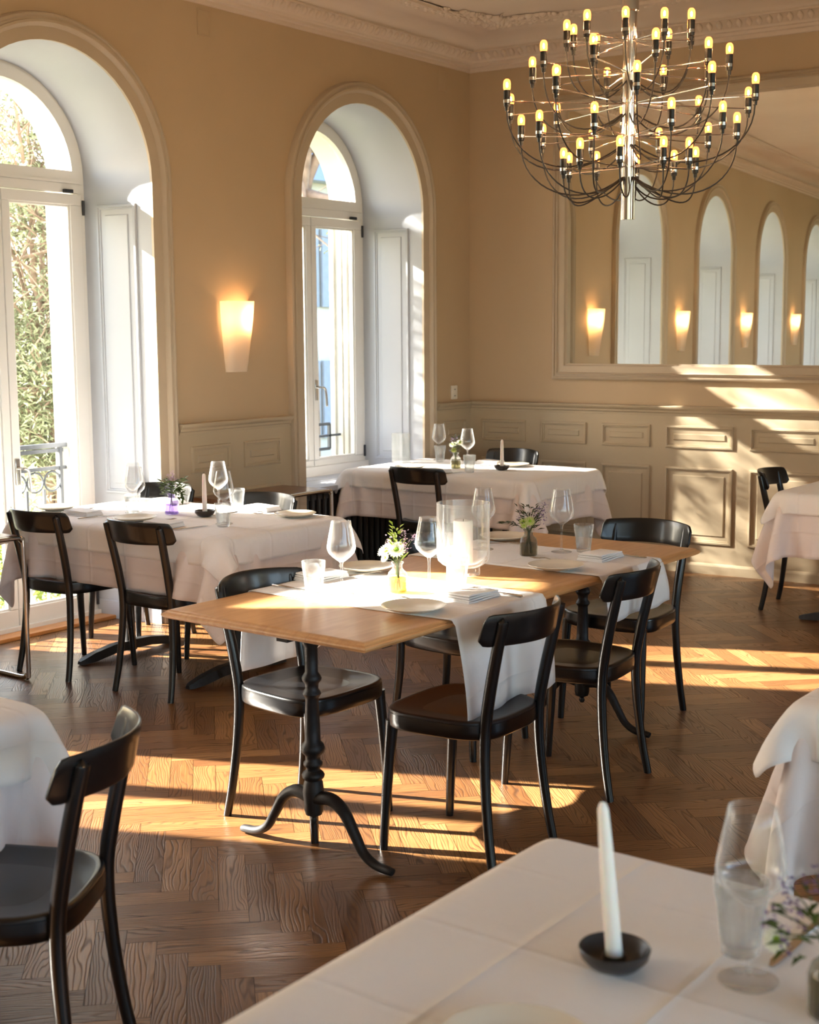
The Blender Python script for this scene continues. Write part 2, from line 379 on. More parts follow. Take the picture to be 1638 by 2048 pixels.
FHW, FSZ = 0.56, 2.46
def ring_box(mb, yc, ho, hi, szo, szi, z0, XA, XB):
    """arched frame between half widths hi..ho, thickness XA..XB"""
    O = arch_path(yc, ho, szo, z0); I = arch_path(yc, hi, szi, z0); n = len(O)
    vs = [(XA, y, z) for y, z in O]+[(XA, y, z) for y, z in I]+[(XB, y, z) for y, z in O]+[(XB, y, z) for y, z in I]
    fs = []
    for i in range(n-1):
        fs += [(i, i+1, n+i+1, n+i), (2*n+i, 2*n+i+1, 3*n+i+1, 3*n+i), (i, i+1, 2*n+i+1, 2*n+i), (n+i, n+i+1, 3*n+i+1, 3*n+i)]
    fs += [(0, n, 3*n, 2*n), (n-1, 2*n-1, 4*n-1, 3*n-1)]; mb.add(vs, fs)
def rings(mb, x0, x1, z0, z1, levels, f):
    """concentric rectangular rings: levels (inset, depth); f maps (u,v,d)->xyz"""
    vs = []; fs = []
    for (i, d) in levels: vs += [f(x0+i, z0+i, d), f(x1-i, z0+i, d), f(x1-i, z1-i, d), f(x0+i, z1-i, d)]
    for k in range(len(levels)-1):
        for j in range(4): a = k*4+j; b = k*4+(j+1) % 4; fs.append((a, b, b+4, a+4))
    k = (len(levels)-1)*4; fs.append((k, k+1, k+2, k+3)); mb.add(vs, fs)
PANEL = [(0, 0.0), (0.003, 0.010), (0.014, 0.012), (0.017, 0.005), (0.024, 0.006), (0.027, -0.004), (0.052, -0.004), (0.060, 0.006)]
CAS = [(0.0, -0.005), (0.0, 0.016), (0.062, 0.018), (0.066, 0.028), (0.080, 0.040), (0.092, 0.040), (0.096, 0.030), (0.104, 0.030), (0.112, 0.040), (0.124, 0.036), (0.133, 0.018), (0.135, 0.0)]
for k, yc in enumerate(WC):
    # casing and reveal
    mb = MB(); O = [arch_path(yc, HW+a, SZ, 0.0) for a, d in CAS]; n = len(O[0])
    vs = [(CAS[i][1], y, z) for i in range(len(CAS)) for (y, z) in O[i]]
    mb.add(vs, [(i*n+j, i*n+j+1, (i+1)*n+j+1, (i+1)*n+j) for i in range(len(CAS)-1) for j in range(n-1)])
    struct(mb, 'trim_%d' % (k+1), 'trim', True, angle=35)
    mb = MB(); loft(mb, arch_path(yc, HW, SZ, -0.02), 0.0, arch_path(yc, FHW, FSZ, -0.02), -0.46)
    for sgn in (1, -1):   # panelled jambs
        for (za, zb) in ((0.72, 2.31), (0.16, 0.60)):
            f = lambda u, v, d, s=sgn: (-u-0.0, yc+s*(HW-(HW-FHW)*u/0.46-d), v)
            rings(mb, 0.10, 0.37, za, zb, PANEL, f)
        y = yc+sgn*HW; mb.box(-0.45, -0.005, min(y, y-sgn*0.075), max(y, y-sgn*0.075), -0.02, -0.001)
        mb.add([(-0.45, yc+sgn*(FHW-0.012), 0), (-0.003, yc+sgn*(HW-0.012), 0), (-0.003, yc+sgn*(HW-0.012), 0.10), (-0.45, yc+sgn*(FHW-0.012), 0.10), (-0.45, yc+sgn*FHW, 0.105), (-0.003, yc+sgn*HW, 0.105)], [(0,1,2,3), (3,2,5,4)])
    struct(mb, 'wall_reveal', 'white', True, angle=30)
    # exterior jamb + frame + sashes
    root = thing('window_%d' % (k+1) if k == 0 else 'door_%d' % k, None, None); root['kind'] = 'structure'
    zb = 0.66 if k == 0 else 0.0
    mb = MB(); ring_box(mb, yc, 0.70, 0.515, FSZ, FSZ, zb, -0.46, -0.54)
    mb.box(-0.54, -0.455, yc-0.52, yc+0.52, 2.375, 2.445); mb.box(-0.54, -0.43, yc-0.60, yc+0.60, zb-0.02, zb+0.045)
    struct(mb, 'window_frame', 'winframe', parent=root, smooth=True, angle=35)
    mb = MB(); O = [(0.0, 0), (0.025, 0.012), (0.055, 0.012), (0.062, -0.02)]   # fanlight sash
    for (ho, hi, a, b) in ((0.545, 0.478, -0.452, -0.50),):
        ring_box(mb, yc, ho, hi, FSZ, FSZ, 2.43, a, b); mb.box(b-0.001, a+0.0015, yc-ho-0.001, yc+ho+0.001, 2.425, 2.492)
        mb.box(b-0.004, a+0.008, yc-ho+0.01, yc+ho-0.01, 2.425, 2.437)
    fl = struct(mb, 'fanlight_sash', 'winframe', parent=root, smooth=True, angle=35)
    A = arch_path(yc, 0.480, FSZ, 2.485); mb = MB(); mb.add([(-0.487, y, z) for y, z in A], [tuple(range(len(A)))]); struct(mb, 'pane', 'pane', parent=fl)
    mb = MB(); mb.box(-0.452, -0.430, yc+0.405, yc+0.465, 2.372, 2.392); mb.box(-0.43, -0.424, yc+0.415, yc+0.455, 2.376, 2.388); mb.build('fanlight_latch', 'darkmetal', root, bevel=0.003)
    for sgn in (1, -1):
        mb = MB(); ya, yb = sorted((yc+sgn*0.003, yc+sgn*0.535)); gi, go = sorted((yc+sgn*0.052, yc+sgn*0.456)); z0, z1 = zb+0.035, 2.368; g0 = zb+0.135 if k else zb+0.088; g1 = 2.31
        for (a, b, c, d) in ((ya, yb, z0, g0), (ya, yb, g1, z1), (ya, gi, g0, g1), (go, yb, g0, g1)): mb.box(-0.505, -0.452, a, b, c, d)
        for (a, b, c, d) in ((gi-0.004, go+0.004, g0-0.004, g0+0.012), (gi-0.004, go+0.004, g1-0.012, g1+0.004), (gi-0.004, gi+0.010, g0, g1), (go-0.010, go+0.004, g0, g1)): mb.box(-0.495, -0.462, a, b, c, d)
        s = struct(mb, 'sash', 'winframe', parent=root, bevel=0.004)
        mb = MB(); mb.add([(-0.487, gi, g0), (-0.487, go, g0), (-0.487, go, g1), (-0.487, gi, g1)], [(0,1,2,3)]); struct(mb, 'pane', 'pane', parent=s)
        for zz in (z0+0.05, z1-0.10):
            mb = MB(); mb.tube([(-0.446, yc+sgn*0.542, zz-0.01), (-0.446, yc+sgn*0.542, zz+0.07)], 0.008, 8); mb.build('hinge', 'darkmetal', s)
    mb = MB(); hz = zb+0.88 if k else zb+0.44
    if k == 0: hz = 1.22
    mb.box(-0.452, -0.444, yc+0.013, yc+0.043, hz-0.07, hz+0.07)
    mb.tube(smooth_path([(-0.446, yc+0.028, hz+0.02), (-0.405, yc+0.028, hz+0.02), (-0.392, yc+0.05, hz+0.01), (-0.392, yc+0.062, hz-0.03), (-0.392, yc+0.068, hz-0.11)], 5), 0.009, 8)
    mb.build('handle', 'steel', root, True, bevel=0.003)
    mb = MB(); loft(mb, arch_path(yc, 0.53, FSZ, -0.3), -0.535, arch_path(yc, 0.53, FSZ, -0.3), -0.73)
    for sgn in (1, -1):
        y1_ = yc+sgn*0.53
        mb.box(-0.60, -0.57, min(y1_, y1_-sgn*0.022), max(y1_, y1_-sgn*0.022), 0.0, 2.44); mb.box(-0.645, -0.625, min(y1_, y1_-sgn*0.012), max(y1_, y1_-sgn*0.012), 0.0, 2.44)
        mb.box(-0.73, -0.69, min(y1_, y1_-sgn*0.018), max(y1_, y1_-sgn*0.018), 0.0, 2.46)
    mb.box(-0.74, -0.535, yc-0.56, yc+0.56, -0.3, zb-0.02)
    struct(mb, 'wall_outer_reveal', 'facade')
    # railing
    mb = MB(); X = -0.655; zt = 0.985; bar = lambda x0, x1, y0, y1, z0, z1: mb.box(x0, x1, y0, y1, z0, z1)
    if k == 0:
        for zz in (0.965, 0.79): bar(X-0.01, X+0.01, yc-0.40, yc+0.40, zz-0.010, zz+0.010)
        for i in range(5): y = yc-0.40+0.2*i; bar(X-0.01, X+0.01, y-0.009, y+0.009, 0.79, 0.965)
        bar(X-0.01, X+0.01, yc-0.53, yc+0.53, 0.875, 0.89)
    else:
        bar(X-0.022, X+0.022, yc-0.53, yc+0.53, zt-0.012, zt+0.012); bar(X-0.008, X+0.008, yc-0.50, yc+0.50, zt-0.04, zt-0.018)
        bar(X-0.008, X+0.008, yc-0.53, yc+0.53, 0.845, 0.865); bar(X-0.008, X+0.008, yc-0.53, yc+0.53, 0.08, 0.10); bar(X-0.012, X+0.012, yc+0.47, yc+0.49, 0.08, zt); bar(X-0.012, X+0.012, yc-0.49, yc-0.47, 0.08, zt)
        for i in range(8):
            y = yc-0.42+0.12*i
            mb.tube([(X, y+0.056*math.cos(2*PI*j/16), 0.782+0.056*math.sin(2*PI*j/16)) for j in range(17)], 0.006, 5, False)
            if i < 7: bar(X-0.007, X+0.007, y+0.053, y+0.067, 0.10, 0.74)
    o = mb.build('balcony_railing', 'railing'); tag(o, 'grey wrought iron railing outside the %s' % ['window nearest the corner', 'tall glazed door by the left table', 'glazed door beyond the left edge of the frame', 'glazed door far down the room', 'glazed door fourth from the corner', 'last glazed door of the long wall'][k], 'railing', 'balcony railings')
    if k:
        mb = MB(); mb.box(-0.46, -0.325, yc-0.575, yc+0.575, 0.0, 0.022); mb.build('oak_threshold', 'oakstrip', root, bevel=0.004)
# window 1 sill with slotted grille
mb = MB(); yc = WC[0]; mb.box(-0.46, -0.30, yc-0.61, yc+0.61, 0.615, 0.64)
for i in range(5): x = -0.29+0.035*i; mb.box(x, x+0.022, yc-0.61, yc+0.61, 0.615, 0.635)
mb.box(-0.11, 0.012, yc-0.62, yc+0.62, 0.605, 0.637); struct(mb, 'trim_sill', 'white', bevel=0.003)
mb = MB(); mb.box(-0.47, -0.44, yc-0.62, yc+0.62, -0.02, 0.63); struct(mb, 'wall_niche', 'wall')
# outer facade, roof, other walls
mb = MB(); wall_with_arches(mb, -0.73, WC, 0.53, FSZ, 3.0, YEND-1, -1.6, 7.5, [-0.3]*6); struct(mb, 'wall_facade', 'facade')
mb = MB(); mb.box(-0.73, 12, YEND-0.8, 3.0, H+0.02, H+0.3); struct(mb, 'ceiling_slab', 'ceil')
mb = MB(); yy = 1.5
for ya in (-2.0, -5.0, -6.75, -8.5, -10.25, -12.0, -13.4):     # tall openings added in the unseen opposite wall to let in fill light
    yb = ya-(1.55 if ya < -4 else 1.2); mb.box(XR, XR+0.2, ya, yy, -0.05, H+0.02); mb.box(XR, XR+0.2, yb, ya, -0.05, 0.2); mb.box(XR, XR+0.2, yb, ya, 3.35, H+0.02); yy = yb
mb.box(XR, XR+0.2, YEND-0.2, yy, -0.05, H+0.02); struct(mb, 'wall_right', 'wall')
mb = MB(); mb.box(-0.7, XR+0.2, YEND-0.2, YEND, -0.05, H+0.02); struct(mb, 'wall_front', 'wall')
mb = MB(); mb.box(-0.30, 9.0, 0.0, 0.25, -0.05, H+0.02); struct(mb, 'wall_back', 'wall', rot=BETA)
mb = MB(); mb.box(0.0, XR+0.1, YEND-0.1, 1.0, -0.25, -0.004); mb.box(-0.52, 0.0, YEND-0.1, 0.05, -0.25, -0.004); struct(mb, 'floor_base', 'gap')
# herringbone floor
def herringbone():
    W_, N_ = 0.083, 5; L_ = W_*N_; g = 0.0007; vs = []; fs = []; uvs = []; rn = []
    ca, sa = math.cos(math.radians(135)), math.sin(math.radians(135))
    rs = random.Random(3)
    def add(x0, y0, lx, ly):
        cx, cy = (x0+lx/2), (y0+ly/2); wx, wy = ca*cx-sa*cy, sa*cx+ca*cy
        wx += 3.5; wy += -5.0
        if wx < -0.75 or wx > XR+0.3 or wy < -12.2 or wy > 1.0: return
        o = len(vs); a, b = rs.random()*50, rs.random()*50; r = rs.random()
        for (px, py) in ((x0+g, y0+g), (x0+lx-g, y0+g), (x0+lx-g, y0+ly-g), (x0+g, y0+ly-g)):
            vs.append((ca*px-sa*py+3.5, sa*px+ca*py-5.0, 0.0))
            uvs.append((a+px-x0, b+py-y0) if lx > ly else (a+py-y0, b+px-x0))
        fs.append((o, o+1, o+2, o+3)); rn.append(r)
    K = 110
    for kk in range(-K, K):
        for j in range(-12, 12):
            add((kk+j*2*N_)*W_, kk*W_, L_, W_)                       # along
            c = kk; add(c*W_, (c-2*N_+1+j*2*N_)*W_, W_, L_)          # across
    me = bpy.data.meshes.new('floor'); me.from_pydata(vs, [], fs); me.materials.append(mt['floor'])
    uvl = me.uv_layers.new(name='UVMap'); uvl.data.foreach_set('uv', [c for u in uvs for c in u])
    at = me.attributes.new('rnd', 'FLOAT', 'FACE'); at.data.foreach_set('value', rn)
    b = bmesh.new(); b.from_mesh(me)
    for co, no in (((-0.46, 0, 0), (-1, 0, 0)), ((XR, 0, 0), (1, 0, 0))):
        bmesh.ops.bisect_plane(b, geom=b.verts[:]+b.edges[:]+b.faces[:], plane_co=co, plane_no=no, clear_outer=True)
    bmesh.ops.bisect_plane(b, geom=b.verts[:]+b.edges[:]+b.faces[:], plane_co=(0, 0, 0), plane_no=(-math.sin(BETA), math.cos(BETA), 0), clear_outer=True)
    b.to_mesh(me); b.free(); o = bpy.data.objects.new('floor', me); COL.objects.link(o); o['kind'] = 'structure'
herringbone()
# ceiling, cornice, cove, moulded band
CORN = [(0, 3.405), (0.012, 3.407), (0.014, 3.430), (0.030, 3.436), (0.032, 3.452), (0.046, 3.458), (0.050, 3.474), (0.058, 3.478), (0.080, 3.520), (0.092, 3.524), (0.092, 3.536)]
COVE = [(0.086, 3.536), (0.105, 3.566), (0.150, 3.592), (0.210, 3.604), (0.285, 3.608)]
BAND = [(0.280, 3.608), (0.280, 3.590), (0.345, 3.602), (0.350, 3.594), (0.357, 3.594), (0.420, 3.606), (0.425, 3.600), (0.434, 3.602), (0.438, 3.618), (0.45, 3.619)]
cb, sb = math.cos(BETA), math.sin(BETA)
def back_pt(s, d, z): return (s*cb+d*sb, s*sb-d*cb, z)
def run(prof):     # along left wall then back wall, mitred at the corner
    mb = MB(); n = len(prof); vs = []
    for st in range(3):
        for (a, z) in prof:
            if st == 0: vs.append((a, YEND, z))
            elif st == 1: vs.append((a, a*(sb/cb)-a/cb, z))
            else: vs.append(back_pt(8.2, a, z))
    mb.add(vs, [(s*n+i, s*n+i+1, (s+1)*n+i+1, (s+1)*n+i) for s in range(2) for i in range(n-1)]); return mb
struct(run(COVE), 'ceiling_cove', 'ceil', True, angle=60)
mb = MB(); mb.add([(0.44, YEND, H), (8.2, YEND, H), (8.2, 1.2, H), back_pt(0.44, 0.44, H)], [(0,1,2,3)]); struct(mb, 'ceiling', 'ceil')
def egg(mb, c, tx, ty, dn, s=1.0):
    """half egg; tx along wall, ty outward, sloping with the cornice"""
    rows = 5; cols = 7; vs = []; fs = []
    for i in range(rows):
        v = i/(rows-1)
        for j in range(cols):
            u = PI*j/(cols-1); rr = 0.021*s*math.sin(PI*(0.12+0.80*v)); a = -math.cos(u)*rr; h = math.sin(u)*rr*1.0
            oo = 0.054+0.030*(v)+h; zz = 3.520-0.046*(1-v)
            vs.append((c[0]+tx[0]*a+ty[0]*oo, c[1]+tx[1]*a+ty[1]*oo, zz))
    for i in range(rows-1):
        for j in range(cols-1): fs.append((i*cols+j, i*cols+j+1, (i+1)*cols+j+1, (i+1)*cols+j))
    mb.add(vs, fs)
mb = run(CORN)
for i in range(230): egg(mb, (0, -0.12-0.064*i), (0, 1), (1, 0), 1)
for i in range(125): s = 0.12+0.064*i; egg(mb, (s*cb, s*sb), (cb, sb), (sb, -cb), 1)
struct(mb, 'trim_cornice', 'ceil', True, angle=50)
mb = run(BAND)
rs = random.Random(5)
def lump(mb, c, r, sq=0.45, n=8):
    vs = []; fs = []; m_ = 4
    for i in range(m_+1):
        a = PI/2*i/m_
        for j in range(n): t = 2*PI*j/n; vs.append((c[0]+r[0]*math.cos(a)*math.cos(t), c[1]+r[1]*math.cos(a)*math.sin(t), c[2]-r[2]*math.sin(a)))
    for i in range(m_):
        for j in range(n): j2 = (j+1) % n; fs.append((i*n+j, i*n+j2, (i+1)*n+j2, (i+1)*n+j))
    mb.add(vs, fs)
for i in range(330):   # ornamented band: little leaf lumps
    y = -0.50-0.045*i; a = 0.388+0.016*(1 if i % 2 else -1)
    if y > YEND: lump(mb, (a, y, 3.604), (0.017, 0.024, 0.014), n=6)
    s = 0.50+0.045*i
    if s < 7.8: q = back_pt(s, a, 3.604); lump(mb, q, (0.024, 0.017, 0.014), n=6)
struct(mb, 'trim_ceiling_band', 'ceil', True, angle=50)
# acanthus corner ornament
mb = MB(); cx_, cy_ = back_pt(0.43, 0.43, 3.61)[:2]
for i in range(150):
    a = rs.uniform(0, 1); side = rs.random() < 0.5; t = rs.random()**1.4*0.62; wdt = 0.20*(1-t/0.66)**0.8
    off = rs.uniform(-0.02, wdt); x, y = (cx_-0.02+t, cy_-off+0.02) if side else (cx_+off-0.02, cy_+0.02-t)
    r = rs.uniform(0.012, 0.034)*(1.15-t); lump(mb, (x, y, 3.616), (r*rs.uniform(0.7, 1.5), r*rs.uniform(0.7, 1.5), r*1.1), n=7)
for sx, sy in ((1, 0), (0, -1), (0.7, -0.7), (0.93, -0.36), (0.36, -0.93)):
    L = 0.50 if sx*sy == 0 else 0.34; nx_, ny_ = -sy, sx
    for ph in (0, PI):
        mb.tube([(cx_+sx*L*t/14+nx_*0.035*math.sin(t*0.9+ph)*(1-t/16), cy_+sy*L*t/14+ny_*0.035*math.sin(t*0.9+ph)*(1-t/16), 3.607) for t in range(15)], [0.014*(1-t/18) for t in range(15)], 6)
for q in range(6):
    a = 2*PI*q/6; lump(mb, (cx_+0.11+0.028*math.cos(a), cy_-0.11+0.028*math.sin(a), 3.612), (0.024, 0.024, 0.042))
lump(mb, (cx_+0.11, cy_-0.11, 3.612), (0.02, 0.02, 0.06))
struct(mb, 'trim_corner_ornament', 'ceil', True, angle=50)
# back wall panelling, rail, base
RAIL = [(0.0, 1.040), (0.016, 1.044), (0.018, 1.058), (0.028, 1.064), (0.030, 1.076), (0.044, 1.088), (0.050, 1.100), (0.050, 1.106), (0.0, 1.110)]
BASE = [(0.026, 0.0), (0.026, 0.055), (0.022, 0.064), (0.014, 0.072), (0.010, 0.072)]
def strip_back(mb, prof, s0, s1):
    n = len(prof); mb.add([(s, -d, z) for s in (s0, s1) for d, z in prof], [(i, i+1, n+i+1, n+i) for i in range(n-1)])
    mb.add([(s0, -d, z) for d, z in prof], [tuple(range(n))]); mb.add([(s1, -d, z) for d, z in prof], [tuple(range(n))])
mb = MB(); mb.box(0.0, 7.6, -0.012, 0.0, 0.0, 1.045)
fB = lambda u, v, d: (u, -0.012-d, v)
cols_ = [(0.105, 0.464), (0.586, 0.935), (1.050, 1.408), (1.516, 1.985), (2.094, 2.565), (2.674, 3.145), (3.254, 3.725), (3.834, 4.305), (4.414, 4.885), (4.994, 5.465), (5.574, 6.045), (6.154, 6.625)]
for a, b in cols_: rings(mb, a, b, 0.828, 0.980, PANEL, fB); rings(mb, a, b, 0.197, 0.705, PANEL, fB)
strip_back(mb, RAIL, 0.0, 7.6); strip_back(mb, BASE, 0.0, 7.6)
struct(mb, 'trim_wainscot_back', 'panel', rot=BETA)
# left wall piers
def strip_left(mb, prof, y0, y1):
    n = len(prof); mb.add([(d, y, z) for y in (y0, y1) for d, z in prof], [(i, i+1, n+i+1, n+i) for i in range(n-1)])
    for y in (y0, y1): mb.add([(d, y, z) for d, z in prof], [tuple(range(n))])
mb = MB(); E_ = HW+0.134
for i in range(7):
    y1 = 0.0 if i == 0 else WC[i-1]-E_; y0 = WC[i]+E_ if i < 6 else YEND
    mb.box(0.0, 0.012, y0, y1, 0.0, 1.045); strip_left(mb, RAIL, y0+0.012, y1-0.012); strip_left(mb, BASE, y0, y1)
    fL = lambda u, v, d: (0.012+d, u, v)
    if i == 0: pans = [(-0.350, -0.076)]
    else: mid = (y0+y1)/2; pans = [(mid-0.375, mid-0.055), (mid+0.055, mid+0.375)]
    for a, b in pans: rings(mb, a, b, 0.822, 0.975, PANEL, fL); rings(mb, a, b, 0.197, 0.705, PANEL, fL)
struct(mb, 'trim_wainscot_left', 'panel')
# mirror in its moulded frame
mir = thing('wall_mirror', 'huge rectangular mirror in beige moulded frame on the far wall', 'mirror', (0, 0, 0), BETA)
s0, s1, z0, z1 = 0.671, 5.6, 1.272, 3.185
FR = [(0, 0.0), (0.0, 0.020), (0.010, 0.030), (0.020, 0.034), (0.024, 0.026), (0.032, 0.026), (0.036, 0.040), (0.046, 0.046), (0.050, 0.034), (0.094, 0.030), (0.100, 0.018), (0.110, 0.014), (0.110, 0.004)]
mb = MB(); vs = []; fs = []
for (i, d) in FR: vs += [(s0+i, -d, z0+i), (s1-i, -d, z0+i), (s1-i, -d, z1-i), (s0+i, -d, z1-i)]
for q in range(len(FR)-1):
    for j in range(4): a = q*4+j; b = q*4+(j+1) % 4; fs.append((a, b, b+4, a+4))
mb.add(vs, fs); mb.build('mirror_frame', 'trim', mir)
mb = MB(); mb.add([(s0+0.105, -0.008, z0+0.105), (s1-0.105, -0.008, z0+0.105), (s1-0.105, -0.008, z1-0.105), (s0+0.105, -0.008, z1-0.105)], [(0,1,2,3)]); mb.build('mirror_glass', 'mirror', mir)
# radiator in the window niche
rad = thing('radiator', 'dark ribbed radiator under the window nearest the corner', 'radiator', (-0.06, WC[0], 0))
mb = MB()
for i in range(20):
    y = -0.57+0.06*i
    for x in (-0.05, 0.02): mb.tube([(x, y, 0.09), (x, y, 0.57)], 0.017, 8)
    mb.box(-0.065, 0.035, y-0.022, y+0.022, 0.555, 0.590); mb.box(-0.065, 0.035, y-0.022, y+0.022, 0.075, 0.110)
mb.build('ribs', 'radiator', rad, True)
mb = MB(); mb.box(-0.03, 0.0, -0.50, -0.46, 0.0, 0.08); mb.build('bracket', 'radiator', rad); mb = MB(); mb.box(-0.03, 0.0, 0.46, 0.50, 0.0, 0.08); mb.build('bracket', 'radiator', rad)
# double wall socket and blank plates
so = thing('wall_socket', 'cream double power socket on the wall beside the corner', 'socket', (0, -0.208, 1.176))
mb = MB(); mb.box(0.0, 0.010, -0.036, 0.036, -0.048, 0.048); mb.build('cover_plate', 'plastic', so, bevel=0.003)
for zz in (-0.023, 0.023):
    mb = MB(); mb.box(0.009, 0.0125, -0.018, 0.018, zz-0.015, zz+0.015); pl = mb.build('outlet', 'plastic', so, bevel=0.002)
    mb = MB()
    for dy in (-0.008, 0, 0.008): mb.box(0.012, 0.0135, dy-0.002, dy+0.002, zz-0.003-(0.003 if dy == 0 else 0), zz+0.002)
    mb.build('pin_holes', 'bakelite', pl)
for (y, z, lab) in ((-0.33, 3.31, 'small blank plate under the cornice near the corner'), (-2.62, 3.31, 'small blank plate under the cornice between the two windows')):
    mb = MB(); rings(mb, -0.05, 0.05, -0.07, 0.07, [(0, 0), (0.002, 0.006), (0.008, 0.006), (0.010, 0.002)], lambda u, v, d: (d, u, v))
    tag(mb.build('blank_plate', 'wall', None, loc=(0.001, y, z), bevel=0), lab, 'wall plate', 'blank plates under the cornice')

# ------------------------------------------------------------------ chandelier
CH = (2.971, -3.26); zb = 2.05
ch = thing('chandelier', 'large black and chrome chandelier with fifty small glowing bulbs', 'chandelier', (CH[0], CH[1], zb))
mb = MB(); mb.lathe([(0.027, 0.0), (0.0275, 0.004), (0.0275, 0.86)], 28); mb.lathe([(0.0, 0.0), (0.027, 0.0)], 28); mb.build('column', 'chrome', ch, True)
mb = MB(); mb.lathe([(0.0275, 0.80), (0.034, 0.805), (0.034, H-zb-0.05)], 28); mb.lathe([(0.034, H-zb-0.06), (0.075, H-zb-0.05), (0.08, H-zb)], 28); mb.build('suspension_tube', 'chrome', ch, True)
rs = random.Random(11)
TI = [(0.690, 0.250, 0.655), (0.570, 0.385, 0.535), (0.450, 0.500, 0.410), (0.325, 0.420, 0.290), (0.205, 0.265, 0.165)]
ang0 = [0.10, 0.42, 0.20, 0.52, 0.05]
for ti, (z, r, ze) in enumerate(TI):
    for j in range(10):
        a = ang0[ti]+2*PI*j/10+rs.uniform(-0.03, 0.03); ca, sa = math.cos(a), math.sin(a); rr = r+rs.uniform(-0.006, 0.006)
        tilt = rs.uniform(-0.01, 0.012); ze_ = TI[min(ti+1, 4)][2] if ti < 4 else 0.165; zs = z+tilt
        mb = MB(); mb.tube([(0.02*ca, 0.02*sa, z), ((rr-0.012)*ca, (rr-0.012)*sa, zs)], 0.0028, 6)
        mb.lathe([(0.0145, -0.006), (0.0145, 0.006)], 12, (rr*ca, rr*sa, zs)); arm = mb.build('arm', 'chrome', ch, True)
        mb = MB(); mb.lathe([(0.0, -0.036), (0.007, -0.036), (0.0085, -0.020), (0.0125, -0.018), (0.0135, -0.004), (0.0135, 0.006), (0.0135, 0.042), (0.0, 0.042)], 12, (rr*ca, rr*sa, zs)); mb.build('lamp_holder', 'bakelite', arm, True)
        mb = MB(); c = (rr*ca, rr*sa, zs+0.042)
        mb.lathe([(0.0120, 0.0), (0.0145, 0.008), (0.0148, 0.026), (0.0128, 0.036), (0.0075, 0.042), (0.0, 0.0435)], 12, c); mb.cur = 1
        mb.lathe([(0.0, 0.010), (0.0030, 0.013), (0.0040, 0.018), (0.0034, 0.026), (0.0, 0.031)], 8, c); mb.keepn = False
        mb.build('light_bulb', ['bulb', 'filament'], arm, True)
        a2 = a+rs.choice((-1, 1))*rs.uniform(0.1, 0.5); drop = 0.13+0.24*rr
        P0 = (rr*ca, rr*sa, zs-0.034); P3 = (0.027*math.cos(a2), 0.027*math.sin(a2), ze_)
        P1 = ((rr*1.0)*ca, (rr*1.0)*sa, zs-0.034-drop*0.75); P2 = ((0.10+0.30*rr)*math.cos(a2), (0.10+0.30*rr)*math.sin(a2), min(zs, ze_+0.02)-drop*0.72)
        mb = MB(); mb.tube(bez(P0, P1, P2, P3, 16), 0.0032, 5); mb.build('cable', 'cable', arm, True)
# ------------------------------------------------------------------ wall lamps
def sconce(yc, lab, light=True):
    t = thing('wall_lamp', lab, 'wall lamp', (0.0, yc, 1.385), 0, 'opal glass wall lamps on the window wall')
    prof = [(0.0, 0.076, 0.048), (0.06, 0.084, 0.056), (0.14, 0.092, 0.066), (0.22, 0.100, 0.078), (0.30, 0.106, 0.088), (0.36, 0.110, 0.094), (0.405, 0.112, 0.098)]
    mb = MB(); vs = []; n = 20
    for (z, hw, d) in prof:
        for i in range(n+1):
            u = PI*i/n; c = math.cos(u); s = math.sin(u); e = 0.62
            vs.append((0.006+d*(abs(s)**e), hw*(1 if c > 0 else -1)*abs(c)**e, z))
    m_ = n+1; mb.add(vs, [(i*m_+j, i*m_+j+1, (i+1)*m_+j+1, (i+1)*m_+j) for i in range(len(prof)-1) for j in range(n)])
    mb.build('glass_shade', 'shade', t, True)
    mb = MB(); mb.box(0.0, 0.012, -0.05, 0.05, 0.05, 0.33); mb.box(0.012, 0.04, -0.015, 0.015, 0.20, 0.23); mb.build('wall_bracket', 'brass', t, bevel=0.002)
    mb = MB(); mb.tube([(0.045, 0.03, 0.215), (0.045, 0.03, 0.245)], 0.012, 10); hold = mb.build('bulb_holder', 'plastic', t, True)
    mb = MB(); mb.lathe([(0.010, 0.0), (0.022, 0.02), (0.026, 0.04), (0.018, 0.062), (0.0, 0.070)], 12, (0.050, 0.03, 0.24)); mb.build('light_bulb', 'lampbulb', t, True)
    if light:
        ld = bpy.data.lights.new('lamp_light', 'POINT'); ld.energy = 0.5; ld.color = (1.0, 0.56, 0.24); ld.shadow_soft_size = 0.022
        lo = bpy.data.objects.new('lamp_light', ld); COL.objects.link(lo); lo.location = (0.052, 0.035, 0.325); lo.parent = t
    return t
mt['lampbulb'] = emis('lamp_bulb', (1.0, 0.58, 0.26, 1), 5)
for k, lab in enumerate(['glowing opal glass wall lamp between the two windows', 'glowing wall lamp past the second window, seen second in the mirror', 'glowing wall lamp seen third in the mirror', 'glowing wall lamp seen rightmost in the mirror', 'glowing wall lamp at the far end of the window wall']):
    sconce(-2.44-2.47*k, lab)

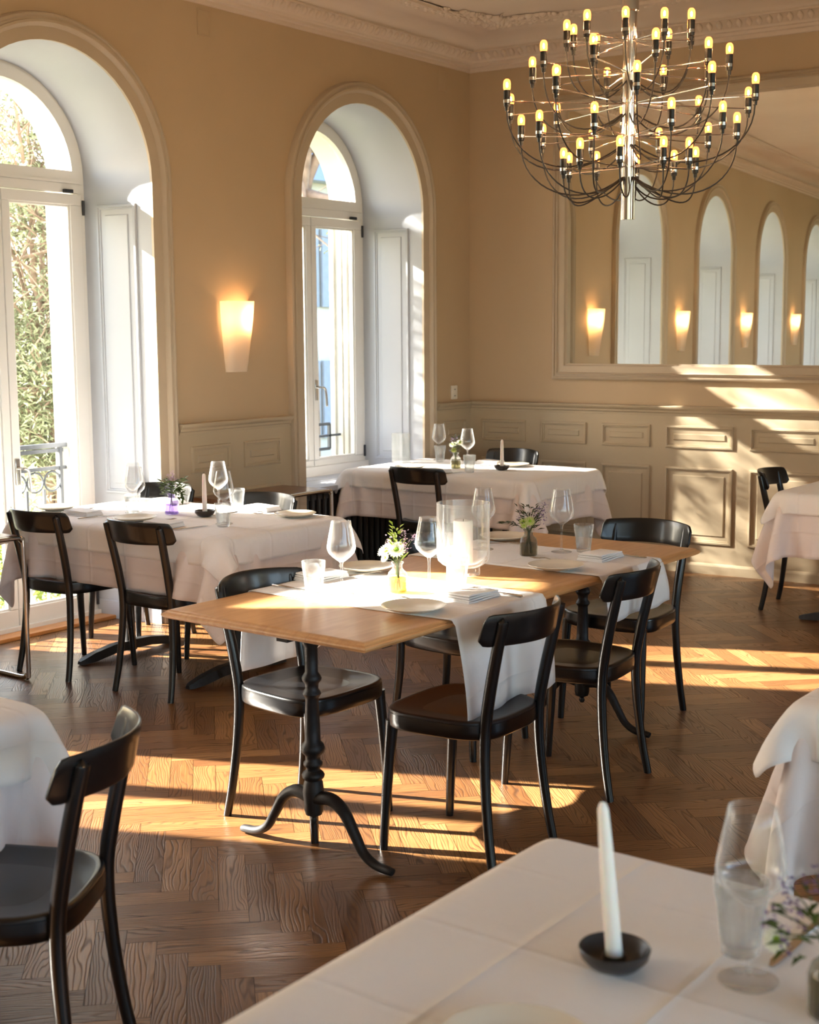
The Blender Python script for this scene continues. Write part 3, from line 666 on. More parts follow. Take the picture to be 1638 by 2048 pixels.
# ------------------------------------------------------------------ chair
def chair_parts(root, seatmat='black'):
    def outline(sc, dy=0.0, n=40):
        r = []
        for i in range(n):
            a = 2*PI*i/n; c, s = math.cos(a), math.sin(a); e = 2/3.6
            x = (1 if c > 0 else -1)*abs(c)**e; y = (1 if s > 0 else -1)*abs(s)**e
            r.append((0.205*sc*x*(1+0.085*y), 0.198*sc*y+0.012+dy))
        return r
    def stack(levels, n=40):
        mb = MB(); vs = []; fs = []
        for (sc, z) in levels: vs += [(x, y, z) for x, y in outline(sc)]
        for k in range(len(levels)-1):
            for j in range(n): j2 = (j+1) % n; fs.append((k*n+j, k*n+j2, (k+1)*n+j2, (k+1)*n+j))
        fs.append(tuple(range(n))); fs.append(tuple((len(levels)-1)*n+j for j in range(n))); mb.add(vs, fs); return mb
    stack([(0.0, 0.4475), (0.3, 0.448), (0.55, 0.4505), (0.78, 0.455), (0.90, 0.4595), (0.955, 0.4615), (0.985, 0.460), (0.997, 0.456), (0.997, 0.450)]).build('seat', seatmat, root, True, angle=60)
    stack([(0.93, 0.404), (0.985, 0.404), (1.0, 0.409), (1.004, 0.428), (1.0, 0.4495), (0.95, 0.4505)]).build('seat_frame', 'black', root, True, angle=60)
    # backrest
    mb = MB(); nu, nv = 22, 8; th = 0.006; grid = []
    for side in (1, -1):
        for i in range(nu+1):
            u = math.sin(PI/2*(-1+2*i/nu))*0.5+0.5*(-1+2*i/nu)
            for j in range(nv+1):
                v = -1+2*j/nv; e = max(0, abs(u)-0.90)/0.10; hh = 0.049*(1-0.40*(1-math.sqrt(max(0.0, 1-e*e)))) + 0.002*(1-u*u)
                x = 0.208*u; y = -0.279+0.098*u*u-(0.011*v); z = 0.748+hh*v+0.004*(1-u*u)
                nx, ny = -2*0.098*u/0.208, 1.0; l = math.hypot(nx, ny); tt = th*(1-0.5*max(0, abs(v)-0.8)/0.2)
                grid.append((x+side*tt*nx/l, y+side*tt*ny/l, z))
    n1 = (nu+1)*(nv+1); fs = []
    for s in (0, 1):
        for i in range(nu):
            for j in range(nv): a = s*n1+i*(nv+1)+j; fs.append((a, a+nv+1, a+nv+2, a+1))
    for i in range(nu):
        for j in (0, nv): a = i*(nv+1)+j; b = a+nv+1; fs.append((a, b, n1+b, n1+a))
    for j in range(nv):
        for i in (0, nu): a = i*(nv+1)+j; fs.append((a, a+1, n1+a+1, n1+a))
    mb.add(grid, fs); mb.build('backrest', 'black', root, True, bevel=0.003, angle=50)
    for s in (-1, 1):
        mb = MB(); path = smooth_path([(s*0.181, -0.208, 0.0), (s*0.173, -0.186, 0.12), (s*0.163, -0.168, 0.28), (s*0.157, -0.164, 0.43), (s*0.160, -0.183, 0.56), (s*0.166, -0.214, 0.70), (s*0.168, -0.231, 0.768), (s*0.168, -0.232, 0.776)], 5)
        nn = len(path); rad = [0.0140+0.0045*min(1, i/(nn*0.5)) - 0.003*max(0, (i-nn*0.6)/(nn*0.4)) for i in range(nn)]; rad[-1] = 0.004; rad[-2] = 0.009; rad[-3] = 0.012
        mb.tube(path, rad, 12); lg = mb.build('leg', 'black', root, True, angle=60)
        mb = MB(); mb.lathe([(0.0, 0.0), (0.009, 0.0), (0.009, 0.006)], 10, (s*0.181, -0.208, 0.0)); mb.build('foot_glide', 'plastic', lg)
        mb = MB(); path = smooth_path([(s*0.186, 0.196, 0.0), (s*0.182, 0.188, 0.15), (s*0.176, 0.176, 0.32), (s*0.172, 0.168, 0.42)], 5); nn = len(path)
        mb.tube(path, [0.0130+0.0085*i/nn for i in range(nn)], 12); lg = mb.build('leg', 'black', root, True, angle=60)
        mb = MB(); mb.lathe([(0.0, 0.0), (0.0085, 0.0), (0.0085, 0.006)], 10, (s*0.186, 0.196, 0.0)); mb.build('foot_glide', 'plastic', lg)
G_CH = 'black wooden dining chairs'
D = math.radians
CH_L = [
 ((1.072, -3.985), 0, 'black chair second from left at the left table, its back to us'),
 ((0.405, -4.00), 0, 'black chair beside the chrome table frame at the left edge, back to us'),
 ((2.66, -4.895), -92, 'black chair left of the bare wooden table, under its near left corner'),
 ((3.205, -4.045), 96, 'black chair at the right side of the wooden table, second from the near end'),
 ((2.95, -3.205), 180, 'black chair at the far end of the bare wooden table, facing us'),
 ((2.60, -3.92), -90, 'black chair mostly hidden behind the wooden table, by the white daisies'),
 ((0.715, -1.43), 0, 'black chair with its back to us at the table beneath the corner window'),
 ((0.56, -0.50), 180, 'black chair in the room corner behind the short white candle'),
 ((2.76, -0.60), -84, 'black chair left of the white clothed table at the right edge by the panelling'),
 ((3.245, -6.545), 121, 'black chair in the left foreground, cut off by the frame'),
 ((0.90, -3.375), 180, 'black chair behind the left table, glossy back beside the chrome side table'),
 ((0.13, -3.33), 180, 'black chair behind the left table, partly behind the violet vase'),
 ((5.12, -6.35), 180, 'black chair at the right edge showing only a sliver of backrest'),
 ((1.55, -6.05), 180, 'black chair behind the left foreground table, beyond the picture edge'),
]
(c0, r0, l0) = CH_L[0]
chair0 = thing('dining_chair', l0, 'chair', (*c0, 0), D(r0), G_CH); chair_parts(chair0)
cb_ = thing('dining_chair', 'black chair with dark brown seat under the hanging white runner', 'chair', (3.255, -4.815, 0), D(91), G_CH); chair_parts(cb_, 'seatbrown')
for (c, r, l) in CH_L[1:]: dup(chair0, (*c, 0), D(r), l)

# ------------------------------------------------------------------ cloth simulation (tablecloths)
def drape(x0, x1, y0, y1, top, over, cell, seed=0, steps=150, iters=14, infl=0.0, wob=0.004, ox=0.0, oy=0.0):
    LX, LY = (x1-x0)+2*over, (y1-y0)+2*over; nx, ny = int(round(LX/cell))+1, int(round(LY/cell))+1
    cx, cy = (x0+x1)/2+ox, (y0+y1)/2+oy; dx, dy = LX/(nx-1), LY/(ny-1)
    gx, gy = np.meshgrid(np.linspace(-LX/2, LX/2, nx), np.linspace(-LY/2, LY/2, ny), indexing='ij')
    rng = np.random.RandomState(seed)
    p = np.stack([gx+cx, gy+cy, np.full_like(gx, top+0.004)], -1); p[..., 2] += rng.uniform(-wob, wob, gx.shape)
    hx, hy = (x1-x0)/2+infl, (y1-y0)/2+infl; mx, my = (x0+x1)/2, (y0+y1)/2
    pin = (np.abs(p[..., 0]-mx) < hx-cell*0.6) & (np.abs(p[..., 1]-my) < hy-cell*0.6)
    p[..., 2][pin] = top+0.001
    # pull hanging part outward-down start: rotate about the edge a little
    ox_ = np.maximum(np.abs(p[..., 0]-mx)-hx, 0); oy_ = np.maximum(np.abs(p[..., 1]-my)-hy, 0)
    p[..., 2] -= 0.5*np.hypot(ox_, oy_)
    low = rng.uniform(-1, 1, (8, 8)); 
    q = p.copy(); inv = np.where(pin, 0.0, 1.0)
    def con(a, b, L, k):
        d = p[b]-p[a]; l = np.linalg.norm(d, axis=-1, keepdims=True)+1e-9; wa, wb = inv[a][..., None], inv[b][..., None]; ws = wa+wb+1e-9
        c = (l-L)/l*d*k/ws; p[a] += wa*c; p[b] -= wb*c
    S = slice
    groups = []
    for o in (0, 1):
        na = (nx-1-o+1)//2; groups.append(((S(o, o+2*na, 2), S(None)), (S(o+1, o+1+2*na, 2), S(None)), dx, 1.0))
        nb = (ny-1-o+1)//2; groups.append(((S(None), S(o, o+2*nb, 2)), (S(None), S(o+1, o+1+2*nb, 2)), dy, 1.0))
    dg = math.hypot(dx, dy)
    groups.append(((S(0, nx-1), S(0, ny-1)), (S(1, nx), S(1, ny)), dg, 0.3)); groups.append(((S(1, nx), S(0, ny-1)), (S(0, nx-1), S(1, ny)), dg, 0.3))
    groups.append(((S(0, nx-2), S(None)), (S(2, nx), S(None)), 2*dx, 0.15)); groups.append(((S(None), S(0, ny-2)), (S(None), S(2, ny)), 2*dy, 0.15))
    def fix(g):
        a, b, L, k = g
        sa, sb_ = p[a].shape, p[b].shape
        if sa == sb_: return [g]
        m0, m1 = min(sa[0], sb_[0]), min(sa[1], sb_[1])
        def cut(sl, dim, mm):
            s_ = sl[dim]; idx = range(*s_.indices((nx, ny)[dim]))[:mm]; return S(idx[0], idx[-1]+1, idx.step)
        a2 = tuple(cut(a, d_, (m0, m1)[d_]) for d_ in (0, 1)); b2 = tuple(cut(b, d_, (m0, m1)[d_]) for d_ in (0, 1)); return [(a2, b2, L, k)]
    gs = [h for g in groups for h in fix(g)]
    zt = top+0.001
    for st in range(steps):
        vel = (p-q)*0.94; q = p.copy(); vel[..., 2] -= 9.8*0.00035
        if st < 40: vel[..., :2] += rng.normal(0, 0.0004, vel[..., :2].shape)
        p = p + vel*inv[..., None]
        for it in range(iters):
            for (a, b, L, k) in gs: con(a, b, L, k)
            rx, ry = p[..., 0]-mx, p[..., 1]-my; px_, py_ = hx-np.abs(rx), hy-np.abs(ry)
            ins = (px_ > 0) & (py_ > 0) & (p[..., 2] < zt) & (inv > 0)
            pz = zt-p[..., 2]; mn = np.minimum(np.minimum(px_, py_), pz)
            u = ins & (mn == pz); p[..., 2][u] = zt
            u = ins & (mn == px_) & (mn != pz); p[..., 0][u] = (mx+np.sign(rx)*hx)[u]
            u = ins & (mn == py_) & (mn != pz) & (mn != px_); p[..., 1][u] = (my+np.sign(ry)*hy)[u]
    return p, gx, gy
def cloth(name, label, group, args, mat='cloth', uvoff=(0, 0), rot=None):
    p, gx, gy = drape(**args); nx, ny = gx.shape
    vs = p.reshape(-1, 3); me = bpy.data.meshes.new(name)
    fs = [(i*ny+j, (i+1)*ny+j, (i+1)*ny+j+1, i*ny+j+1) for i in range(nx-1) for j in range(ny-1)]
    me.from_pydata([tuple(v) for v in vs], [], fs); me.materials.append(mt[mat])
    uv = me.uv_layers.new(name='UVMap'); li = np.zeros(len(me.loops), int); me.loops.foreach_get('vertex_index', li)
    U = np.stack([gx.reshape(-1)+uvoff[0], gy.reshape(-1)+uvoff[1]], -1)[li]; uv.data.foreach_set('uv', U.reshape(-1))
    me.polygons.foreach_set('use_smooth', [True]*len(me.polygons))
    o = bpy.data.objects.new(name, me); COL.objects.link(o); tag(o, label, 'tablecloth', group)
    md = o.modifiers.new('subdivision', 'SUBSURF'); md.levels = 1; md.render_levels = 1
    so_ = o.modifiers.new('solidify', 'SOLIDIFY'); so_.thickness = 0.0012; so_.offset = 1.0
    return o
ZT = 0.735
# ------------------------------------------------------------------ tables
def ped_base(mb, cx, cy, along, spread=0.33, zt=0.72):
    """flat tapered two-foot base with column, feet along 'x' or 'y'"""
    mb.lathe([(0.0, 0.02), (0.035, 0.02), (0.035, 0.05), (0.028, 0.08), (0.026, zt-0.03), (0.06, zt-0.02), (0.06, zt)], 16, (cx, cy, 0))
    for s in (-1, 1):
        pts = [(0.0, 0.062), (0.12, 0.058), (0.24, 0.040), (spread-0.02, 0.020), (spread, 0.012)]; wd = [0.032, 0.030, 0.026, 0.024, 0.014]
        vs = []
        for (a, z), w_ in zip(pts, wd):
            for (b, zz) in ((-w_, max(0.004, z-0.034)), (w_, max(0.004, z-0.034)), (w_*0.7, z+0.008), (-w_*0.7, z+0.008)):
                vs.append((cx+s*a, cy+b, zz) if along == 'x' else (cx+b, cy+s*a, zz))
        fs = [(i*4+j, i*4+(j+1) % 4, (i+1)*4+(j+1) % 4, (i+1)*4+j) for i in range(4) for j in range(4)]+[(0,1,2,3), (16,17,18,19)]
        mb.add(vs, fs)
def table(x0, x1, y0, y1, bases, label, group='cloth covered dining tables'):
    cx, cy = (x0+x1)/2, (y0+y1)/2; t = thing('dining_table', label, 'table', (cx, cy, 0), 0, group)
    mb = MB(); mb.box(x0-cx+0.014, x1-cx-0.014, y0-cy+0.014, y1-cy-0.014, ZT-0.028, ZT-0.001); mb.build('tabletop', 'walnut', t, bevel=0.004)
    for (bx, by, al) in bases:
        mb = MB(); ped_base(mb, bx-cx, by-cy, al, zt=ZT-0.028); mb.build('pedestal', 'iron', t, True, angle=40)
    return t
TB = {
 'left': (0.09, 1.50, -4.115, -3.26), 'corner': (0.03, 1.41, -1.50, -0.62), 'right_far': (2.80, 3.80, -1.20, -0.34),
 'right': (4.44, 5.80, -5.20, -4.34), 'front': (4.415, 5.40, -7.80, -6.268), 'leftfront': (0.95, 3.03, -7.12, -6.26), 'near': (3.15, 3.99, -8.05, -7.24)}
def tb(k): a = TB[k]; return a
table(*tb('left'), [(0.38, -3.64, 'y'), (1.15, -3.66, 'y')], 'clothed table on flat black bases beside the left door')
table(*tb('corner'), [(0.35, -1.06, 'y'), (1.08, -1.06, 'y')], 'clothed table below the window nearest the corner')
table(*tb('right_far'), [(3.18, -0.92, 'x')], 'clothed table by the panelling at the right edge')
table(*tb('right'), [(4.80, -4.77, 'y'), (5.45, -4.77, 'y')], 'clothed table at the right edge, middle distance')
table(*tb('front'), [(4.92, -6.65, 'x'), (4.92, -7.4, 'x')], 'clothed table in the right foreground with the tall candle')
table(*tb('leftfront'), [(1.3, -6.69, 'y'), (2.55, -6.69, 'y')], 'clothed table at the left edge behind the foreground chair')
table(*tb('near'), [(3.57, -7.64, 'x')], 'clothed table cut off in the bottom left corner')
def twocloth(key, lab_u, lab_o, over_u, over_o, seed, cu=0.034, co=0.028, oxy=(0, 0), uvo=(0, 0)):
    x0, x1, y0, y1 = tb(key)
    if over_u: cloth('tablecloth', lab_u, 'long white under tablecloths', dict(x0=x0, x1=x1, y0=y0, y1=y1, top=ZT, over=over_u, cell=cu, seed=seed, infl=0.004), mat='undercloth', uvoff=uvo)
    cloth('tablecloth', lab_o, 'short white top tablecloths', dict(x0=x0, x1=x1, y0=y0, y1=y1, top=ZT+0.0045, over=over_o, cell=co, seed=seed+50, infl=0.014, ox=oxy[0], oy=oxy[1]), uvoff=uvo)
twocloth('left', 'long white cloth hanging low on the left table with the violet vase', 'short white top cloth on the left table with the violet vase', 0.268, 0.125, 1)
twocloth('corner', 'long white cloth on the table under the corner window', 'short white top cloth on the table under the corner window', 0.268, 0.115, 2, oxy=(0.015, 0))
twocloth('right_far', 'long white cloth on the right edge table beside the wall panels', 'short white top cloth on the right edge table beside the wall panels', 0.32, 0.12, 3)
twocloth('right', 'long white cloth with deep folds at the right edge, middle distance', 'short white top cloth at the right edge, middle distance', 0.36, 0.13, 4)
twocloth('leftfront', 'long white cloth behind the left foreground chair', 'short white top cloth behind the left foreground chair', 0.33, 0.15, 5)
twocloth('near', 'long white cloth in the very bottom left corner', 'short white top cloth in the very bottom left corner', 0.28, 0.12, 6)
twocloth('front', 'long white cloth under the creased cloth in the right foreground', 'creased white cloth in the right foreground under the tall candle', 0.26, 0.14, 7, co=0.030, uvo=(0.1665, 0.023))
ZC = ZT+0.0075    # top of the cloths
# bare wooden table
wt = thing('wooden_table', 'long bare beech table on two cast iron pedestals in the centre', 'table', (2.89, -4.315, 0), math.radians(-1.0))
hx, hy = 0.415, 1.045; mb = MB(); EDGE = [(0.035, 0.725), (0.030, 0.725), (0.012, 0.728), (0.004, 0.733), (0.0, 0.739), (0.001, 0.744), (0.006, 0.747), (0.010, 0.748), (0.013, 0.752), (0.018, 0.755), (0.026, 0.756)]
vs = []
for (i, z) in EDGE: vs += [(-hx+i, -hy+i, z), (hx-i, -hy+i, z), (hx-i, hy-i, z), (-hx+i, hy-i, z)]
fs = [(q*4+j, q*4+(j+1) % 4, (q+1)*4+(j+1) % 4, (q+1)*4+j) for q in range(len(EDGE)-1) for j in range(4)]; k = (len(EDGE)-1)*4; fs += [(k, k+1, k+2, k+3), (0, 1, 2, 3)]
mb.add(vs, fs); mb.build('tabletop', 'oaktop', wt)
def iron_ped(cx, cy):
    mb = MB(); P_ = [(0.0, 0.098), (0.008, 0.100), (0.012, 0.110), (0.008, 0.120), (0.012, 0.124), (0.026, 0.130), (0.030, 0.145), (0.030, 0.165), (0.034, 0.20), (0.030, 0.232), (0.026, 0.240), (0.034, 0.248), (0.036, 0.256), (0.032, 0.264), (0.022, 0.272), (0.022, 0.280), (0.030, 0.288), (0.030, 0.296), (0.023, 0.303), (0.024, 0.318), (0.036, 0.330), (0.038, 0.342), (0.034, 0.354), (0.025, 0.364), (0.024, 0.40), (0.0205, 0.50), (0.024, 0.506), (0.029, 0.514), (0.026, 0.522), (0.020, 0.530), (0.021, 0.546), (0.029, 0.556), (0.031, 0.564), (0.026, 0.574), (0.020, 0.582), (0.020, 0.66), (0.028, 0.672), (0.030, 0.690), (0.024, 0.70), (0.0, 0.70)]
    mb.lathe(P_, 20, (cx, cy, 0)); col = mb.build('pedestal', 'iron', wt, True, angle=50)
    for s in (-1, 1):
        path = smooth_path([(cx+s*0.015, cy, 0.185), (cx+s*0.075, cy, 0.190), (cx+s*0.125, cy, 0.160), (cx+s*0.165, cy, 0.100), (cx+s*0.200, cy, 0.048), (cx+s*0.245, cy, 0.022), (cx+s*0.300, cy, 0.016), (cx+s*0.312, cy, 0.014)], 5)
        n = len(path); mb = MB(); rad = [0.027-0.011*math.sin(min(1, i/(n*0.75))*PI/2)+(0.004 if i > n*0.75 else 0) for i in range(n)]; rad[-1] = 0.008; rad[-2] = 0.014
        rad = [min(r, max(0.004, path[i].z-0.001)) if path[i].z < 0.03 else r for i, r in enumerate(rad)]
        mb.tube(path, rad, 10, True, 0.85); mb.build('foot', 'iron', wt, True, angle=60)
    mb = MB(); mb.box(cx-0.30, cx+0.30, cy-0.022, cy+0.022, 0.700, 0.712); mb.box(cx-0.022, cx+0.022, cy-0.13, cy+0.13, 0.700, 0.712)
    mb.lathe([(0.0, 0.69), (0.06, 0.692), (0.07, 0.706), (0.07, 0.7245)], 16, (cx, cy, 0)); mb.box(cx-0.29, cx+0.29, cy-0.016, cy+0.016, 0.712, 0.7248)
    for a in (-0.26, -0.14, 0.14, 0.26): mb.lathe([(0.0, 0.690), (0.009, 0.692), (0.010, 0.700)], 8, (cx+a, cy, 0))
    mb.build('bracket', 'iron', wt, True, angle=40)
iron_ped(0.035, -0.845); iron_ped(-0.01, 0.86)
# runners over the wooden table
def runner(y0, y1, xl, xr, hangl, hangr, z, label, seed):
    rs = np.random.RandomState(seed); pr = []   # (x, z) profile
    el, er = 2.89-hx, 2.89+hx
    for i in range(9): t = i/8; pr.append((el-0.012-0.010*math.sin(t*2.2), z-hangl+(hangl-0.016)*t))
    for a in (20, 45, 70): pr.append((el-0.006+0.010*(1-math.cos(D(a))), z-0.014+0.014*math.sin(D(a))))
    for i in range(15): t = i/14; pr.append((el+0.012+(er-el-0.024)*t, z))
    for a in (70, 45, 20): pr.append((er+0.006-0.010*(1-math.cos(D(a))), z-0.014+0.014*math.sin(D(a))))
    for i in range(9): t = i/8; pr.append((er+0.012+0.012*math.sin((1-t)*0)+0.018*math.sin(t*2.0), z-0.016-(hangr-0.016)*t))
    ny = 22; mb = MB(); vs = []; uvs = []; L = 0; prev = pr[0]
    for i, (x, zz) in enumerate(pr):
        L += math.hypot(x-prev[0], zz-prev[1]); prev = (x, zz)
        for j in range(ny):
            v = j/(ny-1); y = y0+(y1-y0)*v; hang = max(0, (z-0.016)-zz)/max(hangl, hangr)
            sgn = -1 if x < 2.89 else 1; wv = 0.016*hang*math.sin(v*7.5+seed)+0.010*hang*math.sin(v*15+2*seed)
            y += 0.02*hang*(v-0.5)
            vs.append((x+sgn*wv+sgn*0.012*hang, y+0.006*math.sin(L*5+seed), zz+(0.0006*math.sin(v*9+L*7) if hang == 0 else 0)+(hang*0.02*(v-0.5) if hang > 0 else 0))); uvs.append((L, y))
    mb.add(vs, [(i*ny+j, (i+1)*ny+j, (i+1)*ny+j+1, i*ny+j+1) for i in range(len(pr)-1) for j in range(ny-1)]); mb.keepn = True
    o = mb.build('table_runner', 'cloth', None, True, angle=180); tag(o, label, 'table runner', 'white runners laid across the wooden table')
    uv = o.data.uv_layers.new(name='UVMap')
    for lp in o.data.loops: uv.data[lp.index].uv = uvs[lp.vertex_index]
    m_ = o.modifiers.new('solidify', 'SOLIDIFY'); m_.thickness = 0.0012; m_.offset = 1
runner(-4.975, -4.455, 0, 0, 0.275, 0.305, 0.7575, 'white runner across the near end of the wooden table, hanging over the brown seat', 1)
runner(-4.075, -3.600, 0, 0, 0.20, 0.165, 0.7575, 'white runner across the far end of the wooden table', 2)
# chrome side tables
def side_table(x0, x1, y0, y1, label):
    t = thing('side_table', label, 'side table', ((x0+x1)/2, (y0+y1)/2, 0), 0, 'tubular chrome side tables'); hx_, hy_ = (x1-x0)/2, (y1-y0)/2
    mb = MB(); mb.box(-hx_+0.012, hx_-0.012, -hy_+0.02, hy_-0.02, 0.672, 0.692); mb.build('tabletop', 'walnut', t, bevel=0.003)
    r = 0.011
    mb = MB()
    for sx in (-1, 1):
        x = sx*hx_
        def corner(p, d1, d2, R=0.05): return [Vector(p)+Vector(d1)*R, Vector(p)+Vector(d1)*R*0.3+Vector(d2)*R*0.3, Vector(p)+Vector(d2)*R]
        pts = [(x, 0, 0.680)]+corner((x, hy_, 0.680), (0, -1, 0), (0, 0, -1))+corner((x, hy_, r), (0, 0, 1), (-sx, 0, 0))+[(0, hy_, r)]
        mb.tube(smooth_path(pts, 4), r, 10, False)
        pts = [(x, 0, 0.680)]+corner((x, -hy_, 0.680), (0, 1, 0), (0, 0, -1))+corner((x, -hy_, r), (0, 0, 1), (-sx, 0, 0))+[(0, -hy_, r)]
        mb.tube(smooth_path(pts, 4), r, 10, False)
    mb.build('tube_frame', 'chrome', t, True, angle=60)
side_table(0.045, 0.415, -4.98, -4.30, 'chrome tube side table at the left edge beside the back of a chair')
side_table(0.03, 0.405, -2.86, -2.06, 'chrome tube side table under the wall lamp with dark wooden top')

# ------------------------------------------------------------------ table ware prototypes
def shell(mb, prof, n=28, c=(0,0,0), rib=0, nrib=0): mb.lathe(prof, n, c, rib, nrib)
def make_wine():
    t = thing('wine_glass', 'x', 'wine glass')
    O = [(0.0, 0.1075), (0.006, 0.108), (0.014, 0.112), (0.030, 0.125), (0.042, 0.138), (0.0465, 0.149), (0.0475, 0.158), (0.0455, 0.172), (0.0405, 0.200), (0.0355, 0.225), (0.0322, 0.2435)]
    I = [(0.0316, 0.2440), (0.0310, 0.2435), (0.0343, 0.225), (0.0393, 0.200), (0.0443, 0.172), (0.0462, 0.158), (0.0452, 0.150), (0.0406, 0.140), (0.029, 0.128), (0.013, 0.116), (0.0, 0.1125)]
    mb = MB(); shell(mb, O+I, 36); mb.build('bowl', 'glass', t, True, angle=60)
    mb = MB(); shell(mb, [(0.0, 0.004), (0.0040, 0.010), (0.0036, 0.05), (0.0036, 0.09), (0.0050, 0.104), (0.010, 0.1105)], 14); mb.build('stem', 'glass', t, True, angle=60)
    mb = MB(); shell(mb, [(0.0, 0.0), (0.040, 0.0), (0.041, 0.0012), (0.038, 0.0025), (0.012, 0.006), (0.004, 0.012)], 32); mb.build('foot', 'wgfoot', t, True, angle=60); return t
def make_tumbler():
    t = thing('water_glass', 'x', 'water glass'); H_ = 0.108
    mb = MB(); n = 40; vs = []; pr = [(0.0, 0.0, 0), (0.024, 0.0, 0), (0.027, 0.003, 0.5), (0.029, 0.02, 1), (0.033, 0.06, 1), (0.0365, 0.082, 0.4), (0.0378, 0.085, 0), (0.0395, H_, 0), (0.0388, H_+0.0008, 0), (0.0378, H_, 0), (0.0360, 0.085, 0), (0.031, 0.045, 0), (0.026, 0.016, 0), (0.0, 0.013, 0)]
    for (r, z, q) in pr:
        for k in range(n): a = 2*PI*k/n; rr = r*(1+0.03*q*math.cos(10*a)); vs.append((rr*math.cos(a), rr*math.sin(a), z))
    mb.add(vs, [(i*n+k, i*n+(k+1) % n, (i+1)*n+(k+1) % n, (i+1)*n+k) for i in range(len(pr)-1) for k in range(n)])
    mb.build('glass_body', 'tumbler', t, True, angle=60); return t
def make_plate():
    t = thing('plate', 'x', 'plate'); mb = MB()
    mb.lathe([(0.0, 0.0), (0.050, 0.0), (0.055, 0.003), (0.078, 0.008), (0.098, 0.0165), (0.101, 0.0185), (0.1005, 0.0200), (0.097, 0.0195), (0.078, 0.0118), (0.062, 0.0072), (0.0, 0.0062)], 48); mb.build('plate_body', 'china', t, True, angle=70); return t
def make_candle(h=0.222):
    t = thing('candle_holder', 'x', 'candle holder'); mb = MB()
    mb.lathe([(0.0, 0.0), (0.022, 0.0), (0.036, 0.006), (0.047, 0.018), (0.050, 0.029), (0.0485, 0.031), (0.0465, 0.029), (0.040, 0.014), (0.028, 0.008), (0.017, 0.0075), (0.0165, 0.020), (0.0145, 0.021), (0.012, 0.016), (0.0, 0.016)], 32); mb.build('dish', 'dish', t, True, angle=50)
    c = thing('candle', 'y', 'candle'); mb = MB()
    mb.lathe([(0.0, 0.0), (0.0118, 0.0), (0.0112, 0.08), (0.0095, h*0.75), (0.0078, h-0.012), (0.005, h-0.003), (0.0, h)], 18); mb.build('wax_body', 'candle', c, True, angle=60)
    mb = MB(); mb.tube([(0, 0, h-0.003), (0.0008, 0, h+0.008)], 0.0010, 5); mb.build('wick', 'wick', c); return t, c
def make_napkin():
    t = thing('folded_napkin', 'x', 'napkin'); mb = MB(); rs = random.Random(4)
    for i in range(4):
        a, b = 0.082-0.002*i+rs.uniform(-.001, .001), 0.055-0.0015*i; z = 0.0062*i; r = 0.003
        pr = [(-b, z+r), (-b+0.001, z+0.0056), (b-0.004, z+0.0058), (b, z+0.003), (b-0.001, z+0.0004), (-b+0.002, z+0.0002)]
        vs = [(x, y, zz+0.0018*math.sin(x*30+i)) for x in np.linspace(-a, a, 7) for (y, zz) in pr]; n = 6
        mb.add(vs, [(k*n+j, k*n+(j+1) % n, (k+1)*n+(j+1) % n, (k+1)*n+j) for k in range(6) for j in range(n)]+[tuple(range(n)), tuple(36+j for j in range(n))])
    o = mb.build('cloth_layers', 'napkin', t, True, angle=50); return t
def make_knife():
    t = thing('table_knife', 'x', 'knife'); mb = MB()
    mb.tube([(-0.105, 0, 0.004), (-0.10, 0, 0.0045), (-0.06, 0, 0.0048), (-0.02, 0, 0.004), (0.0, 0, 0.004)], [0.003, 0.0072, 0.0066, 0.0050, 0.0036], 10, True, 0.5); mb.build('handle', 'steel', t, True)
    mb = MB(); vs = []; pr = [(0.0, -0.004, 0.004), (0.02, -0.006, 0.0085), (0.07, -0.006, 0.0095), (0.10, -0.005, 0.0085), (0.118, 0.001, 0.0065)]
    for (x, a, b) in pr: vs += [(x, a, 0.0022), (x, b, 0.0026), (x, b, 0.0034), (x, a, 0.0040)]
    mb.add(vs, [(k*4+j, k*4+(j+1) % 4, (k+1)*4+(j+1) % 4, (k+1)*4+j) for k in range(4) for j in range(4)]+[(0,1,2,3), (16,17,18,19)]); mb.build('blade', 'steel', t); return t
def make_fork():
    t = thing('table_fork', 'x', 'fork'); mb = MB()
    mb.tube([(-0.10, 0, 0.004), (-0.095, 0, 0.004), (-0.05, 0, 0.004), (0.0, 0, 0.006), (0.035, 0, 0.010)], [0.003, 0.0068, 0.0050, 0.0028, 0.0034], 8, True, 0.42); mb.build('handle', 'steel', t, True)
    mb = MB(); mb.tube([(0.030, 0, 0.009), (0.040, 0, 0.0095), (0.052, 0, 0.0075)], [0.003, 0.010, 0.0115], 10, True, 0.16)
    for i in range(4):
        y = -0.0093+0.0062*i; mb.tube([(0.050, y, 0.0075), (0.075, y, 0.0055), (0.098, y, 0.0085)], [0.0016, 0.0014, 0.0007], 6)
    mb.build('tines', 'steel', t, True); return t
def make_vase(glass, water):
    t = thing('bud_vase', 'x', 'vase'); mb = MB()
    mb.lathe([(0.0, 0.0), (0.030, 0.0), (0.033, 0.004), (0.033, 0.055)], 48, rib=0.028, nrib=16); mb.lathe([(0.033, 0.055), (0.030, 0.066), (0.020, 0.076), (0.0165, 0.080), (0.0165, 0.094), (0.021, 0.098), (0.0205, 0.101), (0.017, 0.100)], 36); mb.build('bottle', glass, t, True, angle=60)
    mb = MB(); mb.lathe([(0.0, 0.003), (0.028, 0.003), (0.030, 0.006), (0.030, 0.048), (0.0, 0.048)], 24); mb.build('water', water, t, True, angle=50); return t
